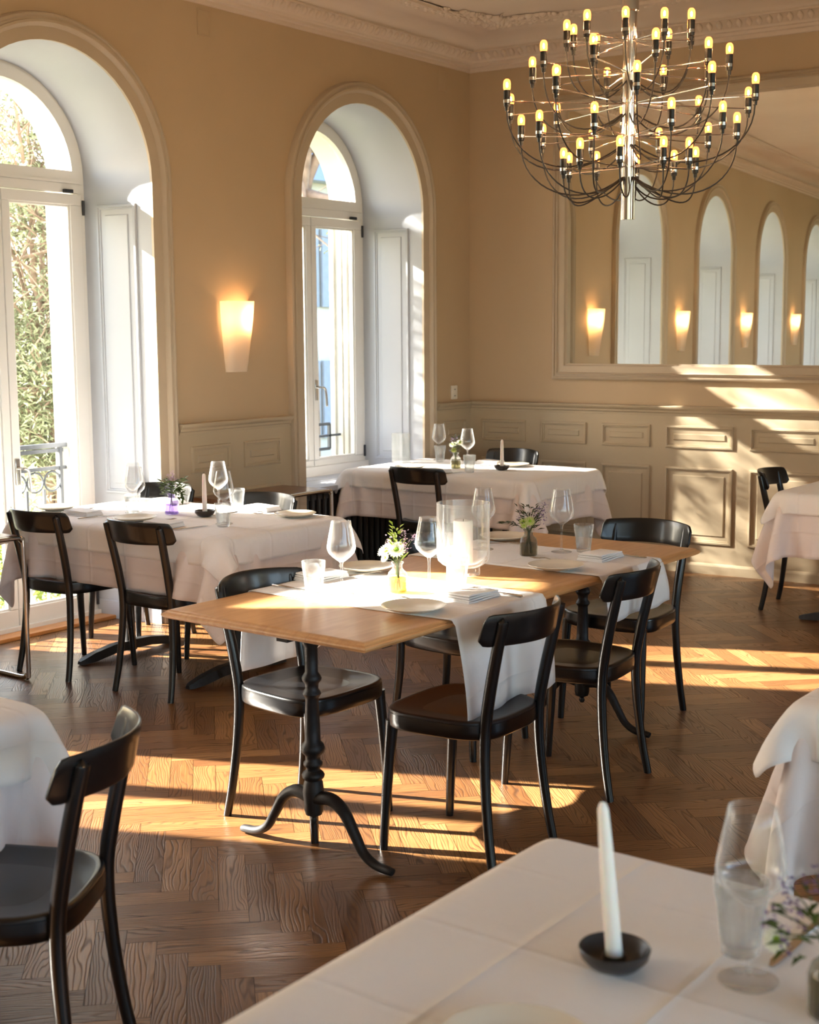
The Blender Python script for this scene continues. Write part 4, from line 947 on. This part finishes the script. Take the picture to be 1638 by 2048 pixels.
# ------------------------------------------------------------------ flowers
def leaf(mb, p, d, L, W_, up=(0, 0, 1), bend=0.2):
    p, d = Vector(p), Vector(d).normalized(); sd_ = d.cross(Vector(up)); sd_ = sd_.normalized() if sd_.length > 1e-3 else Vector((1, 0, 0)); nn = sd_.cross(d)
    a = p+d*L*0.45+nn*L*bend*0.3; b = p+d*L-nn*L*bend
    mb.add([p, a+sd_*W_/2, b, a-sd_*W_/2], [(0, 1, 2), (0, 2, 3)])
def daisy(mb, c, nrm, r, petal_i, centre_i, n=18):
    c, nrm = Vector(c), Vector(nrm).normalized(); t1 = nrm.orthogonal().normalized(); t2 = nrm.cross(t1); mb.cur = petal_i
    for lay in range(3):
        for k in range(n):
            a = 2*PI*(k+lay*0.33)/n; d = (math.cos(a)*t1+math.sin(a)*t2+nrm*(0.15+0.35*lay)).normalized(); rr = r*(1-0.2*lay); w_ = rr*0.26
            s_ = nrm.cross(d).normalized(); p0 = c+d*r*0.18
            mb.add([p0, p0+d*rr*0.5+s_*w_/2, p0+d*rr*0.82, p0+d*rr*0.5-s_*w_/2], [(0, 1, 2, 3)])
    mb.cur = centre_i; vs = []; m_ = 8
    for i in range(4):
        for k in range(m_): a = 2*PI*k/m_; q = PI/2*i/4; vs.append(c+(math.cos(a)*t1+math.sin(a)*t2)*r*0.34*math.cos(q)+nrm*r*(0.06+0.3*math.sin(q)))
    mb.add(vs, [(i*m_+k, i*m_+(k+1) % m_, (i+1)*m_+(k+1) % m_, (i+1)*m_+k) for i in range(3) for k in range(m_)]+[tuple(24+k for k in range(m_))]); mb.cur = 0
def bouquet(kind, loc, label, seed, scale=1.0):
    rs = random.Random(seed); t = thing('flower_posy', label, 'flowers', loc, 0); z0 = 0.095
    sm = MB(); lm = MB(); vm = MB()
    def stem(tip, r=0.0011):
        b = (rs.uniform(-0.012, 0.012), rs.uniform(-0.012, 0.012), 0.008); n_ = (tip[0]*0.12, tip[1]*0.12, z0); sm.tube(smooth_path([b, n_, tip], 4), r, 5)
    camd = Vector((0.5, -0.8, 0.45))
    if kind == 'white':
        for (c, r) in (((-0.032, -0.018, 0.138), 0.033), ((0.016, -0.026, 0.143), 0.034), ((-0.008, 0.014, 0.150), 0.028), ((-0.024, -0.034, 0.116), 0.018)):
            stem(c, 0.0016); f = MB(); nn = (Vector(c)-Vector((0, 0, 0.09))).normalized()+camd*0.55; daisy(f, c, nn, r*scale, 0, 1); f.build('blossom', ['petalw', 'petalc'], t)
        for i in range(16): a = rs.uniform(0, 2*PI); leaf(lm, (0.01*math.cos(a), 0.01*math.sin(a), rs.uniform(0.1, 0.16)), (math.cos(a)*0.6, math.sin(a)*0.6, 1.0), rs.uniform(0.02, 0.05), 0.006)
        lmat = 'limeleaf'; sp = [(0.03, 0.0, 0.20), (0.058, 0.01, 0.185), (-0.038, 0.01, 0.178), (0.050, -0.02, 0.165)]; vmat = 'petalp'
        for i in range(26): a = rs.uniform(0, 2*PI); leaf(lm, (0.012*math.cos(a)-0.005, 0.012*math.sin(a), rs.uniform(0.15, 0.225)), (math.cos(a), math.sin(a), 1.2), 0.022, 0.009)
    elif kind == 'lime':
        for (c, r, m2) in (((0.018, -0.020, 0.135), 0.022, 1), ((-0.014, -0.014, 0.130), 0.019, 1), ((-0.002, -0.03, 0.118), 0.014, 1)):
            stem(c, 0.0016); f = MB(); daisy(f, c, camd+Vector((c[0]*8, 0, 0.1)), r, 0, 1); f.build('blossom', ['petaly', 'petalc'], t)
        for i in range(70):
            a = rs.uniform(0, 2*PI); rr = rs.uniform(0.0, 0.05); leaf(lm, (rr*math.cos(a), rr*math.sin(a), 0.10+rs.uniform(0, 0.09)), (math.cos(a), math.sin(a), rs.uniform(0.1, 1.4)), rs.uniform(0.016, 0.036), 0.007)
        for i in range(26):
            q = i/26; leaf(lm, (-0.03-0.075*q, -0.02-0.01*q, 0.115+0.01*math.sin(q*3)), (-1, rs.choice((-1, 1))*0.7, rs.uniform(-0.2, 0.6)), 0.026, 0.007)
        sm.tube([(0, 0, z0), (-0.05, -0.02, 0.12), (-0.105, -0.03, 0.118)], 0.001, 5)
        lmat = 'darkleaf'; sp = [(0.05, 0.0, 0.185), (0.062, 0.01, 0.165), (0.03, 0.0, 0.175), (-0.04, 0, 0.155), (0.045, 0.005, 0.145), (0.07, 0.0, 0.20)]; vmat = 'petalv'
    elif kind == 'edge':
        lmat = 'sprig'; vmat = 'petalv'; sp = [(-0.07, 0.02, 0.15), (-0.05, 0.0, 0.13), (-0.085, 0.0, 0.12), (-0.04, 0.03, 0.17), (0.02, 0.0, 0.18), (-0.06, -0.02, 0.10)]
        for i in range(40): a = rs.uniform(0, 2*PI); rr = rs.uniform(0.0, 0.06); leaf(lm, (rr*math.cos(a)-0.02, rr*math.sin(a), 0.09+rs.uniform(0, 0.06)), (math.cos(a), math.sin(a), rs.uniform(-0.3, 0.8)), 0.03, 0.009)
        c = (-0.075, -0.01, 0.085); stem(c); f = MB(); daisy(f, c, camd, 0.02, 0, 1); f.build('blossom', ['petalw', 'petalc'], t)
    elif kind == 'violet':
        for i in range(110):
            a = rs.uniform(0, 2*PI); rr = rs.uniform(0.0, 0.06); leaf(lm, (rr*math.cos(a)+0.012, rr*math.sin(a), 0.095+rs.uniform(0, 0.075)), (math.cos(a), math.sin(a), rs.uniform(-0.1, 1.0)), rs.uniform(0.022, 0.042), 0.018)
        for i in range(26): q = i/26; leaf(lm, (0.03+0.045*q, 0.0, 0.115-0.035*q+rs.uniform(-.02, .03)), (1, rs.uniform(-1, 1), -0.3), 0.032, 0.012)
        lmat = 'sprig'; sp = [(-0.02, 0, 0.185), (0.0, 0.01, 0.20), (0.02, 0, 0.19), (0.035, 0, 0.165), (-0.01, 0, 0.17)]; vmat = 'petalp'
    else:
        for (c, r, k_) in (((-0.022, -0.006, 0.150), 0.023, 'petalw'), ((0.028, 0.004, 0.165), 0.025, 'petalw'), ((0.006, -0.03, 0.118), 0.022, 'petaly'), ((0.002, -0.01, 0.155), 0.018, 'petalw')):
            stem(c, 0.0016); f = MB(); daisy(f, c, camd+Vector((c[0]*8, 0, 0.3)), r, 0, 1); f.build('blossom', [k_, 'petalc'], t)
        for i in range(50):
            a = rs.uniform(0, 2*PI); rr = rs.uniform(0.0, 0.03); leaf(lm, (rr*math.cos(a), rr*math.sin(a), 0.10+rs.uniform(0, 0.10)), (math.cos(a), math.sin(a), rs.uniform(0.1, 1.8)), rs.uniform(0.02, 0.036), 0.007)
        lmat = 'darkleaf'; sp = [(-0.03, 0, 0.185), (0.0, 0.01, 0.195), (-0.02, -0.02, 0.12)]; vmat = 'petalv'
    for s_ in sp:
        stem(s_)
        for i in range(26): a = rs.uniform(0, 2*PI); r_ = rs.uniform(0, 0.014); q = (s_[0]+r_*math.cos(a), s_[1]+r_*math.sin(a), s_[2]+rs.uniform(-0.03, 0.008)); leaf(vm, q, (rs.uniform(-1, 1), rs.uniform(-1, 1), 0.6), 0.008, 0.006)
    sm.build('stems', 'sprig', t, True); lm.build('leaves', lmat, t); vm.build('small_flowers', vmat, t); return t
# ------------------------------------------------------------------ lay the tables
PW = make_wine(); PT = make_tumbler(); PP = make_plate(); PN = make_napkin(); PK = make_knife(); PF = make_fork(); PD, PC = make_candle()
first = set()
def put(P, x, y, z, rot, label, group):
    if P.name in first: return dup(P, (x, y, z), rot, label, group)
    first.add(P.name); P.location = (x, y, z); P.rotation_euler = (0, 0, rot); P['label'] = label; P['group'] = group; return P
ZR = 0.7595; ZW = 0.7562
GW, GT, GP, GN, GK, GF = 'wine glasses on the tables', 'ribbed water glasses', 'cream side plates', 'folded white napkins', 'table knives', 'table forks'
for (x, y, z, l) in [
 (2.777, -4.848, ZR, 'wine glass nearest the camera on the wooden table, right of the frosted tumbler'),
 (2.962, -4.614, ZR, 'wine glass just left of the glass hurricane candle'),
 (2.645, -3.810, ZR, 'wine glass seen through the hurricane glass'),
 (2.931, -3.691, ZR, 'wine glass at the far end of the wooden table beside a tumbler'),
 (0.700, -3.860, ZC, 'bleached wine glass in the sun in front of the left door, the nearer one'),
 (0.545, -3.735, ZC, 'bleached wine glass in the sun in front of the left door, the farther one'),
 (1.197, -3.775, ZC, 'wine glass behind the tumbler and right of the candle on the left table'),
 (0.850, -3.455, ZC, 'wine glass directly behind the candle on the left table'),
 (0.634, -0.964, ZC, 'wine glass right of the posy at the corner window table'),
 (0.215, -0.690, ZC, 'wine glass left of the posy at the corner window table'),
 (4.924, -6.594, ZC, 'large wine glass in the right foreground in front of a tumbler')]: put(PW, x, y, z, 0, l, GW)
for (x, y, z, l) in [
 (2.690, -4.887, ZR, 'frosty looking tumbler at the near left of the wooden table'),
 (3.020, -4.530, ZR, 'sunlit tumbler in front of the hurricane candle'),
 (3.002, -3.643, ZR, 'tumbler at the far right of the wooden table'),
 (0.650, -3.835, ZC, 'bleached tumbler in front of the left door'),
 (1.256, -3.841, ZC, 'ribbed tumbler right of the dark candle dish on the left table'),
 (0.920, -3.400, ZC, 'tumbler behind the candle on the left table'),
 (0.861, -1.275, ZC, 'ribbed tumbler right of the posy on the corner window table'),
 (0.300, -0.800, ZC, 'tumbler left of the posy on the corner window table'),
 (4.881, -6.522, ZC, 'tumbler behind the wine glass in the right foreground')]: put(PT, x, y, z, 0.2, l, GT)
for (x, y, z, l) in [
 (3.130, -4.930, ZR, 'cream plate at the near right corner of the wooden table'),
 (2.562, -4.445, ZR, 'cream plate behind the daisies on the wooden table'),
 (3.112, -4.040, ZR, 'cream plate at the right edge of the wooden table before the far setting'),
 (2.572, -3.545, ZR, 'cream plate at the far left of the wooden table'),
 (0.768, -3.930, ZC, 'cream plate just above the nearer chair back on the left table'),
 (0.140, -3.880, ZC, 'cream plate above the left edge chair back, on the left table'),
 (1.302, -3.404, ZC, 'cream plate at the far right corner of the left table'),
 (0.881, -0.800, ZC, 'cream plate beside the candle on the corner window table'),
 (0.405, -1.279, ZC, 'cream plate above the chair back on the corner window table'),
 (4.776, -6.950, ZC, 'cream plate cut off by the bottom edge of the picture')]: put(PP, x, y, z, 0, l, GP)
for (x, y, z, r, l) in [
 (2.535, -4.665, ZR, 80, 'napkin stack at the near left of the wooden table behind the tumbler'),
 (3.165, -4.660, ZR, 85, 'napkin stack beside the brown seat chair on the wooden table'),
 (3.130, -3.740, ZR, 88, 'napkin stack beside the tumbler at the far end of the wooden table'),
 (1.020, -3.985, ZC, 5, 'napkin between the plate and tumbler at the near edge of the left table'),
 (0.400, -3.930, ZC, 5, 'napkin between the two chair backs on the left table'),
 (1.010, -3.320, ZC, 0, 'bright napkin at the far edge of the left table, left of the plate'),
 (0.420, -3.390, ZC, 0, 'sunlit napkin left of the violet vase on the left table'),
 (0.666, -0.740, ZC, 0, 'napkin behind the candle on the corner window table'),
 (0.700, -1.400, ZC, 0, 'napkin right of the chair back on the corner window table')]: put(PN, x, y, z, D(r), l, GN)
for (x, y, z, r, l) in [
 (2.590, -4.870, ZR, -2, 'knife at the near left of the wooden table, handle towards the chair'),
 (3.190, -4.545, ZR, 172, 'knife sticking out behind the napkin on the wooden table'),
 (3.170, -3.640, ZR, 176, 'knife beside the far napkin on the wooden table'),
 (1.165, -3.985, ZC, 78, 'knife beside the near napkin on the left table'),
 (0.530, -3.950, ZC, 78, 'knife beside the napkin between the two chair backs'),
 (0.960, -3.560, ZC, -100, 'knife behind the tumbler on the left table'),
 (0.800, -1.370, ZC, 80, 'knife right of the chair back on the corner window table'),
 (4.935, -6.425, ZC, -92, 'large knife at the right edge of the foreground table'),
 (3.000, -6.500, ZC, -20, 'knife handle at the left edge of the picture'),
 (2.990, -0.640, ZC, -90, 'knife on the right edge table near the panelling')]: put(PK, x, y, z, D(r), l, GK)
for (x, y, z, r, l) in [
 (3.040, -4.810, ZR, 178, 'fork with tines showing behind the near right plate'),
 (2.625, -4.520, ZR, 60, 'fork leaning under the plate behind the daisies'),
 (3.015, -3.900, ZR, 178, 'fork with tines showing behind the right edge plate'),
 (2.640, -3.660, ZR, 30, 'fork beside the far left plate of the wooden table'),
 (1.180, -3.430, ZC, 200, 'fork left of the far right plate on the left table'),
 (0.900, -3.900, ZC, 85, 'fork right of the plate above the nearer chair back'),
 (0.270, -3.850, ZC, 85, 'fork right of the plate above the left edge chair back'),
 (0.800, -0.900, ZC, 200, 'fork behind the dark dish on the corner window table')]: put(PF, x, y, z, D(r), l, GF)
for (x, y, l, l2, tilt, s) in [
 (0.942, -3.644, 'dark candle dish in the middle of the left table', 'white candle in the middle of the left table', 0, 0.86),
 (0.949, -1.043, 'dark candle dish on the corner window table', 'short white candle on the corner window table', 0, 0.80),
 (4.759, -6.667, 'dark stoneware candle dish in the right foreground', 'tall white candle leaning in the right foreground dish', 1, 1.0)]:
    put(PD, x, y, ZC, 0, l, 'dark candle dishes'); c = put(PC, x, y, ZC+0.0165, 0, l2, 'white taper candles')
    c.scale = (1, 1, s)
    if tilt: c.rotation_euler = (D(2.0), D(-4.5), 0)
vz = make_vase('clearvase', 'yellowwater'); vz.location = (2.904, -4.712, ZR); vz['label'] = 'clear ribbed bud vase with yellow water holding white daisies'
v = make_vase('greyglass', 'greywater'); v.location = (2.869, -3.834, ZR); v['label'] = 'grey ribbed bud vase at the far end of the wooden table'
v = make_vase('violet', 'violet'); v.location = (0.742, -3.668, ZC); v['label'] = 'violet ribbed bud vase on the left table'
v = make_vase('clearvase', 'greywater'); v.location = (0.640, -1.105, ZC); v['label'] = 'clear ribbed bud vase on the corner window table'
v = make_vase('greyglass', 'greywater'); v.location = (5.050, -6.620, ZC); v['label'] = 'bud vase beyond the right edge of the foreground table'
bouquet('white', (2.904, -4.712, ZR), 'white daisies with green centres and pale sprigs in the sun', 1)
bouquet('lime', (2.869, -3.834, ZR), 'lime flower with dark trailing leaves at the far end of the wooden table', 2)
bouquet('violet', (0.742, -3.668, ZC), 'pale lilac sprigs and green leaves in the violet vase', 3)
bouquet('mix', (0.640, -1.105, ZC), 'small white and lime posy on the corner window table', 4)
bouquet('edge', (5.050, -6.620, ZC), 'violet sprigs entering at the right edge of the foreground table', 5)
# hurricane glass with pillar candle
hg = thing('hurricane_glass', 'large seeded glass hurricane standing in the middle of the wooden table', 'candle glass', (2.885, -4.300, ZW))
mb = MB(); mb.lathe([(0.0, 0.0), (0.058, 0.0), (0.060, 0.004), (0.060, 0.030), (0.075, 0.038), (0.090, 0.052), (0.0945, 0.075), (0.0945, 0.255), (0.0950, 0.257), (0.0920, 0.257), (0.0915, 0.252), (0.0915, 0.078), (0.086, 0.060), (0.060, 0.042), (0.0, 0.036)], 48); mb.build('glass_body', 'bubble', hg, True, angle=60)
pc = thing('pillar_candle', 'thick ivory pillar candle inside the glass hurricane', 'candle', (2.885, -4.300, ZW+0.038)); mb = MB()
mb.lathe([(0.0, 0.0), (0.034, 0.0), (0.035, 0.004), (0.035, 0.150), (0.032, 0.156), (0.020, 0.154), (0.0, 0.152)], 32); mb.build('wax_body', 'candle', pc, True, angle=50)
mb = MB(); mb.tube([(0, 0, 0.150), (0.001, 0, 0.160)], 0.0012, 5); mb.build('wick', 'wick', pc)
# tall glass vase behind the corner window table, on its cloth
gv = thing('glass_vase', 'clear square glass vase at the left end of the corner window table', 'vase', (0.14, -1.02, ZC)); mb = MB()
vs = []; 
for (a, z) in ((0.045, 0.0), (0.045, 0.20), (0.041, 0.20), (0.041, 0.012)): vs += [(-a, -a, z), (a, -a, z), (a, a, z), (-a, a, z)]
mb.add(vs, [(q*4+j, q*4+(j+1) % 4, (q+1)*4+(j+1) % 4, (q+1)*4+j) for q in range(3) for j in range(4)]+[(0,1,2,3), (12,13,14,15)]); mb.build('glass_body', 'tumbler', gv)

# ------------------------------------------------------------------ outdoors
mb = MB(); mb.box(-90, 90, -90, 90, -1.75, -1.6); tag(mb.build('garden_ground', 'grass'), kind='structure')
def tree(name, label, cat, base, trunk_pts, trunk_r, nb, crown_c, crown_r, nleaf, leafL, leafW, leafm, seed, levels=2, group=None, brz=(0.3, 0.95), leaf_on=True, twigr=0.012):
    rs = random.Random(seed); t = thing(name, label, cat, base, 0, group); b0 = Vector(base)
    mb = MB(); path = smooth_path(trunk_pts, 6); n = len(path)
    mb.tube(path, [trunk_r*(1-0.72*i/n) for i in range(n)], 10); tips = []
    def branch(p, d, L, r, lev):
        pts = [p]; q = p; dd = d.copy(); k = 6
        for i in range(k):
            dd = (dd+Vector((rs.uniform(-1, 1), rs.uniform(-1, 1), rs.uniform(-0.6, 0.9)))*0.22).normalized(); q = q+dd*L/k; pts.append(q); tips.append((q, dd, lev))
        mb.tube(pts, [r*(1-0.75*i/k) for i in range(k+1)], 5 if lev else 7)
        if lev < levels:
            for j in range(4+lev):
                i = rs.randint(2, k); nd = (pts[i]-pts[i-1]).normalized(); s_ = Vector((rs.uniform(-1, 1), rs.uniform(-1, 1), rs.uniform(-0.5, 0.8))).normalized()
                branch(pts[i], (nd*0.6+s_).normalized(), L*rs.uniform(0.45, 0.7), r*0.45, lev+1)
    cc = Vector(crown_c)
    for i in range(nb):
        k = int(n*rs.uniform(*brz)); k = min(k, n-1); p = path[k]; a = rs.uniform(0, 2*PI)
        tgt = cc+Vector((crown_r[0]*math.cos(a)*rs.random(), crown_r[1]*math.sin(a)*rs.random(), crown_r[2]*rs.uniform(-0.8, 0.9)))
        d = tgt-p; branch(p, d.normalized(), max(0.4, d.length)*rs.uniform(0.8, 1.1), trunk_r*0.32, 0)
    mb.build('trunk', 'bark', t, True, angle=60)
    if nleaf:
        lm = MB(); tw = [q for q in tips if q[2] >= levels-1] or tips
        for i in range(nleaf):
            q, dd, _ = rs.choice(tw); s_ = Vector((rs.gauss(0, 1), rs.gauss(0, 1), rs.gauss(0, 1)))*0.07
            dr = (dd*0.5+Vector((rs.uniform(-1, 1), rs.uniform(-1, 1), rs.uniform(-0.7, 0.9)))).normalized(); leaf(lm, q+s_, dr, leafL*rs.uniform(0.7, 1.2), leafW, (rs.uniform(-1, 1), rs.uniform(-1, 1), 1), 0.1)
        lm.keepn = True; lm.build('foliage', leafm, t)
    return t
tree('olive_tree', 'silvery olive tree filling the left glazed door', 'tree', (-3.1, -1.5, -1.6), [(0.5, 0.6, 0), (0.15, 0.2, 1.3), (0.0, 0.1, 2.3), (-0.3, 0.45, 3.1), (-0.4, 0.8, 4.2)], 0.10, 44, (0.05, 0.2, 3.9), (0.9, 0.75, 2.5), 40000, 0.066, 0.017, 'olive', 21, 2)
tree('bare_tree', 'big bare tree trunk seen through the corner window fanlight', 'tree', (-6.3, 5.35, -1.6), [(0, 0, 0), (0.05, 0.0, 2.5), (-0.05, 0.05, 5), (0.1, 0, 8), (0, 0, 11)], 0.26, 16, (0, 0, 7.0), (3, 3, 4), 0, 0, 0, 'twigleaf', 22, 2)
tree('garden_tree', 'tall half bare tree across the garden that dapples the sunlight', 'tree', (-9.3, -4.9, -1.6), [(0, 0, 0), (0.1, 0.1, 3), (0, 0.2, 6), (0.1, 0, 9), (0, 0, 11)], 0.11, 11, (0, 0.3, 8.2), (1.4, 2.2, 3.0), 1500, 0.11, 0.035, 'twigleaf', 23, 2)
rs = random.Random(9)
def shrub(base, r, h, n, mat, label, seed, cat='shrub', group='shrubs below the windows'):
    rs = random.Random(seed); t = thing('garden_shrub', label, cat, base, 0, group); sm = MB(); lm = MB()
    for i in range(14):
        a = rs.uniform(0, 2*PI); tip = Vector((r*0.7*math.cos(a)*rs.random(), r*0.7*math.sin(a)*rs.random(), h*rs.uniform(0.6, 1.0))); sm.tube([(0, 0, 0), tip*0.5+Vector((0, 0, 0.05)), tip], [0.012, 0.008, 0.003], 5)
    for i in range(n):
        a = rs.uniform(0, 2*PI); q = rs.random()**0.5*r; zz = rs.uniform(0.1, 1)**0.8*h; k = math.sqrt(max(0.05, 1-(zz/h-0.35)**2/0.55)); leaf(lm, (q*k*math.cos(a), q*k*math.sin(a), zz), (rs.uniform(-1, 1), rs.uniform(-1, 1), rs.uniform(-0.2, 1)), 0.07, 0.03)
    sm.build('stems', 'bark', t); lm.keepn = True; lm.build('foliage', mat, t)
shrub((-1.75, -2.75, -1.6), 0.6, 1.9, 2600, 'hedge', 'leafy green and yellow shrub behind the left door railing', 1)
shrub((-5.6, 0.9, -1.6), 0.9, 2.0, 2200, 'olive', 'pale green shrub further back below the olive tree', 2)
shrub((-2.6, -0.1, -1.6), 0.6, 1.6, 1400, 'limeleaf', 'yellow green shrub below the corner window', 3)
# pale house across the garden
hs = thing('garden_house', 'pale house with slate roof across the garden', 'house', (-17, 16.5, -1.6))
mb = MB(); mb.box(-4, 4, -5, 5, 0, 6.2); mb.build('walls', 'facade', hs)
mb = MB(); mb.add([(-4.4, -5.4, 6.2), (4.4, -5.4, 6.2), (4.4, 5.4, 6.2), (-4.4, 5.4, 6.2), (0, -5.4, 9.2), (0, 5.4, 9.2)], [(0,1,4), (2,3,5), (1,2,5,4), (3,0,4,5), (0,3,2,1)]); mb.build('roof', 'shutter', hs)
for i in range(4):
    for j in range(2):
        mb = MB(); y = -3.9+2.4*i; z = 1.0+2.7*j; mb.box(3.97, 4.05, y, y+1.0, z, z+1.6); mb.box(4.04, 4.10, y-0.45, y-0.05, z, z+1.6); mb.box(4.04, 4.10, y+1.05, y+1.45, z, z+1.6); mb.build('shuttered_window', 'shutter', hs)
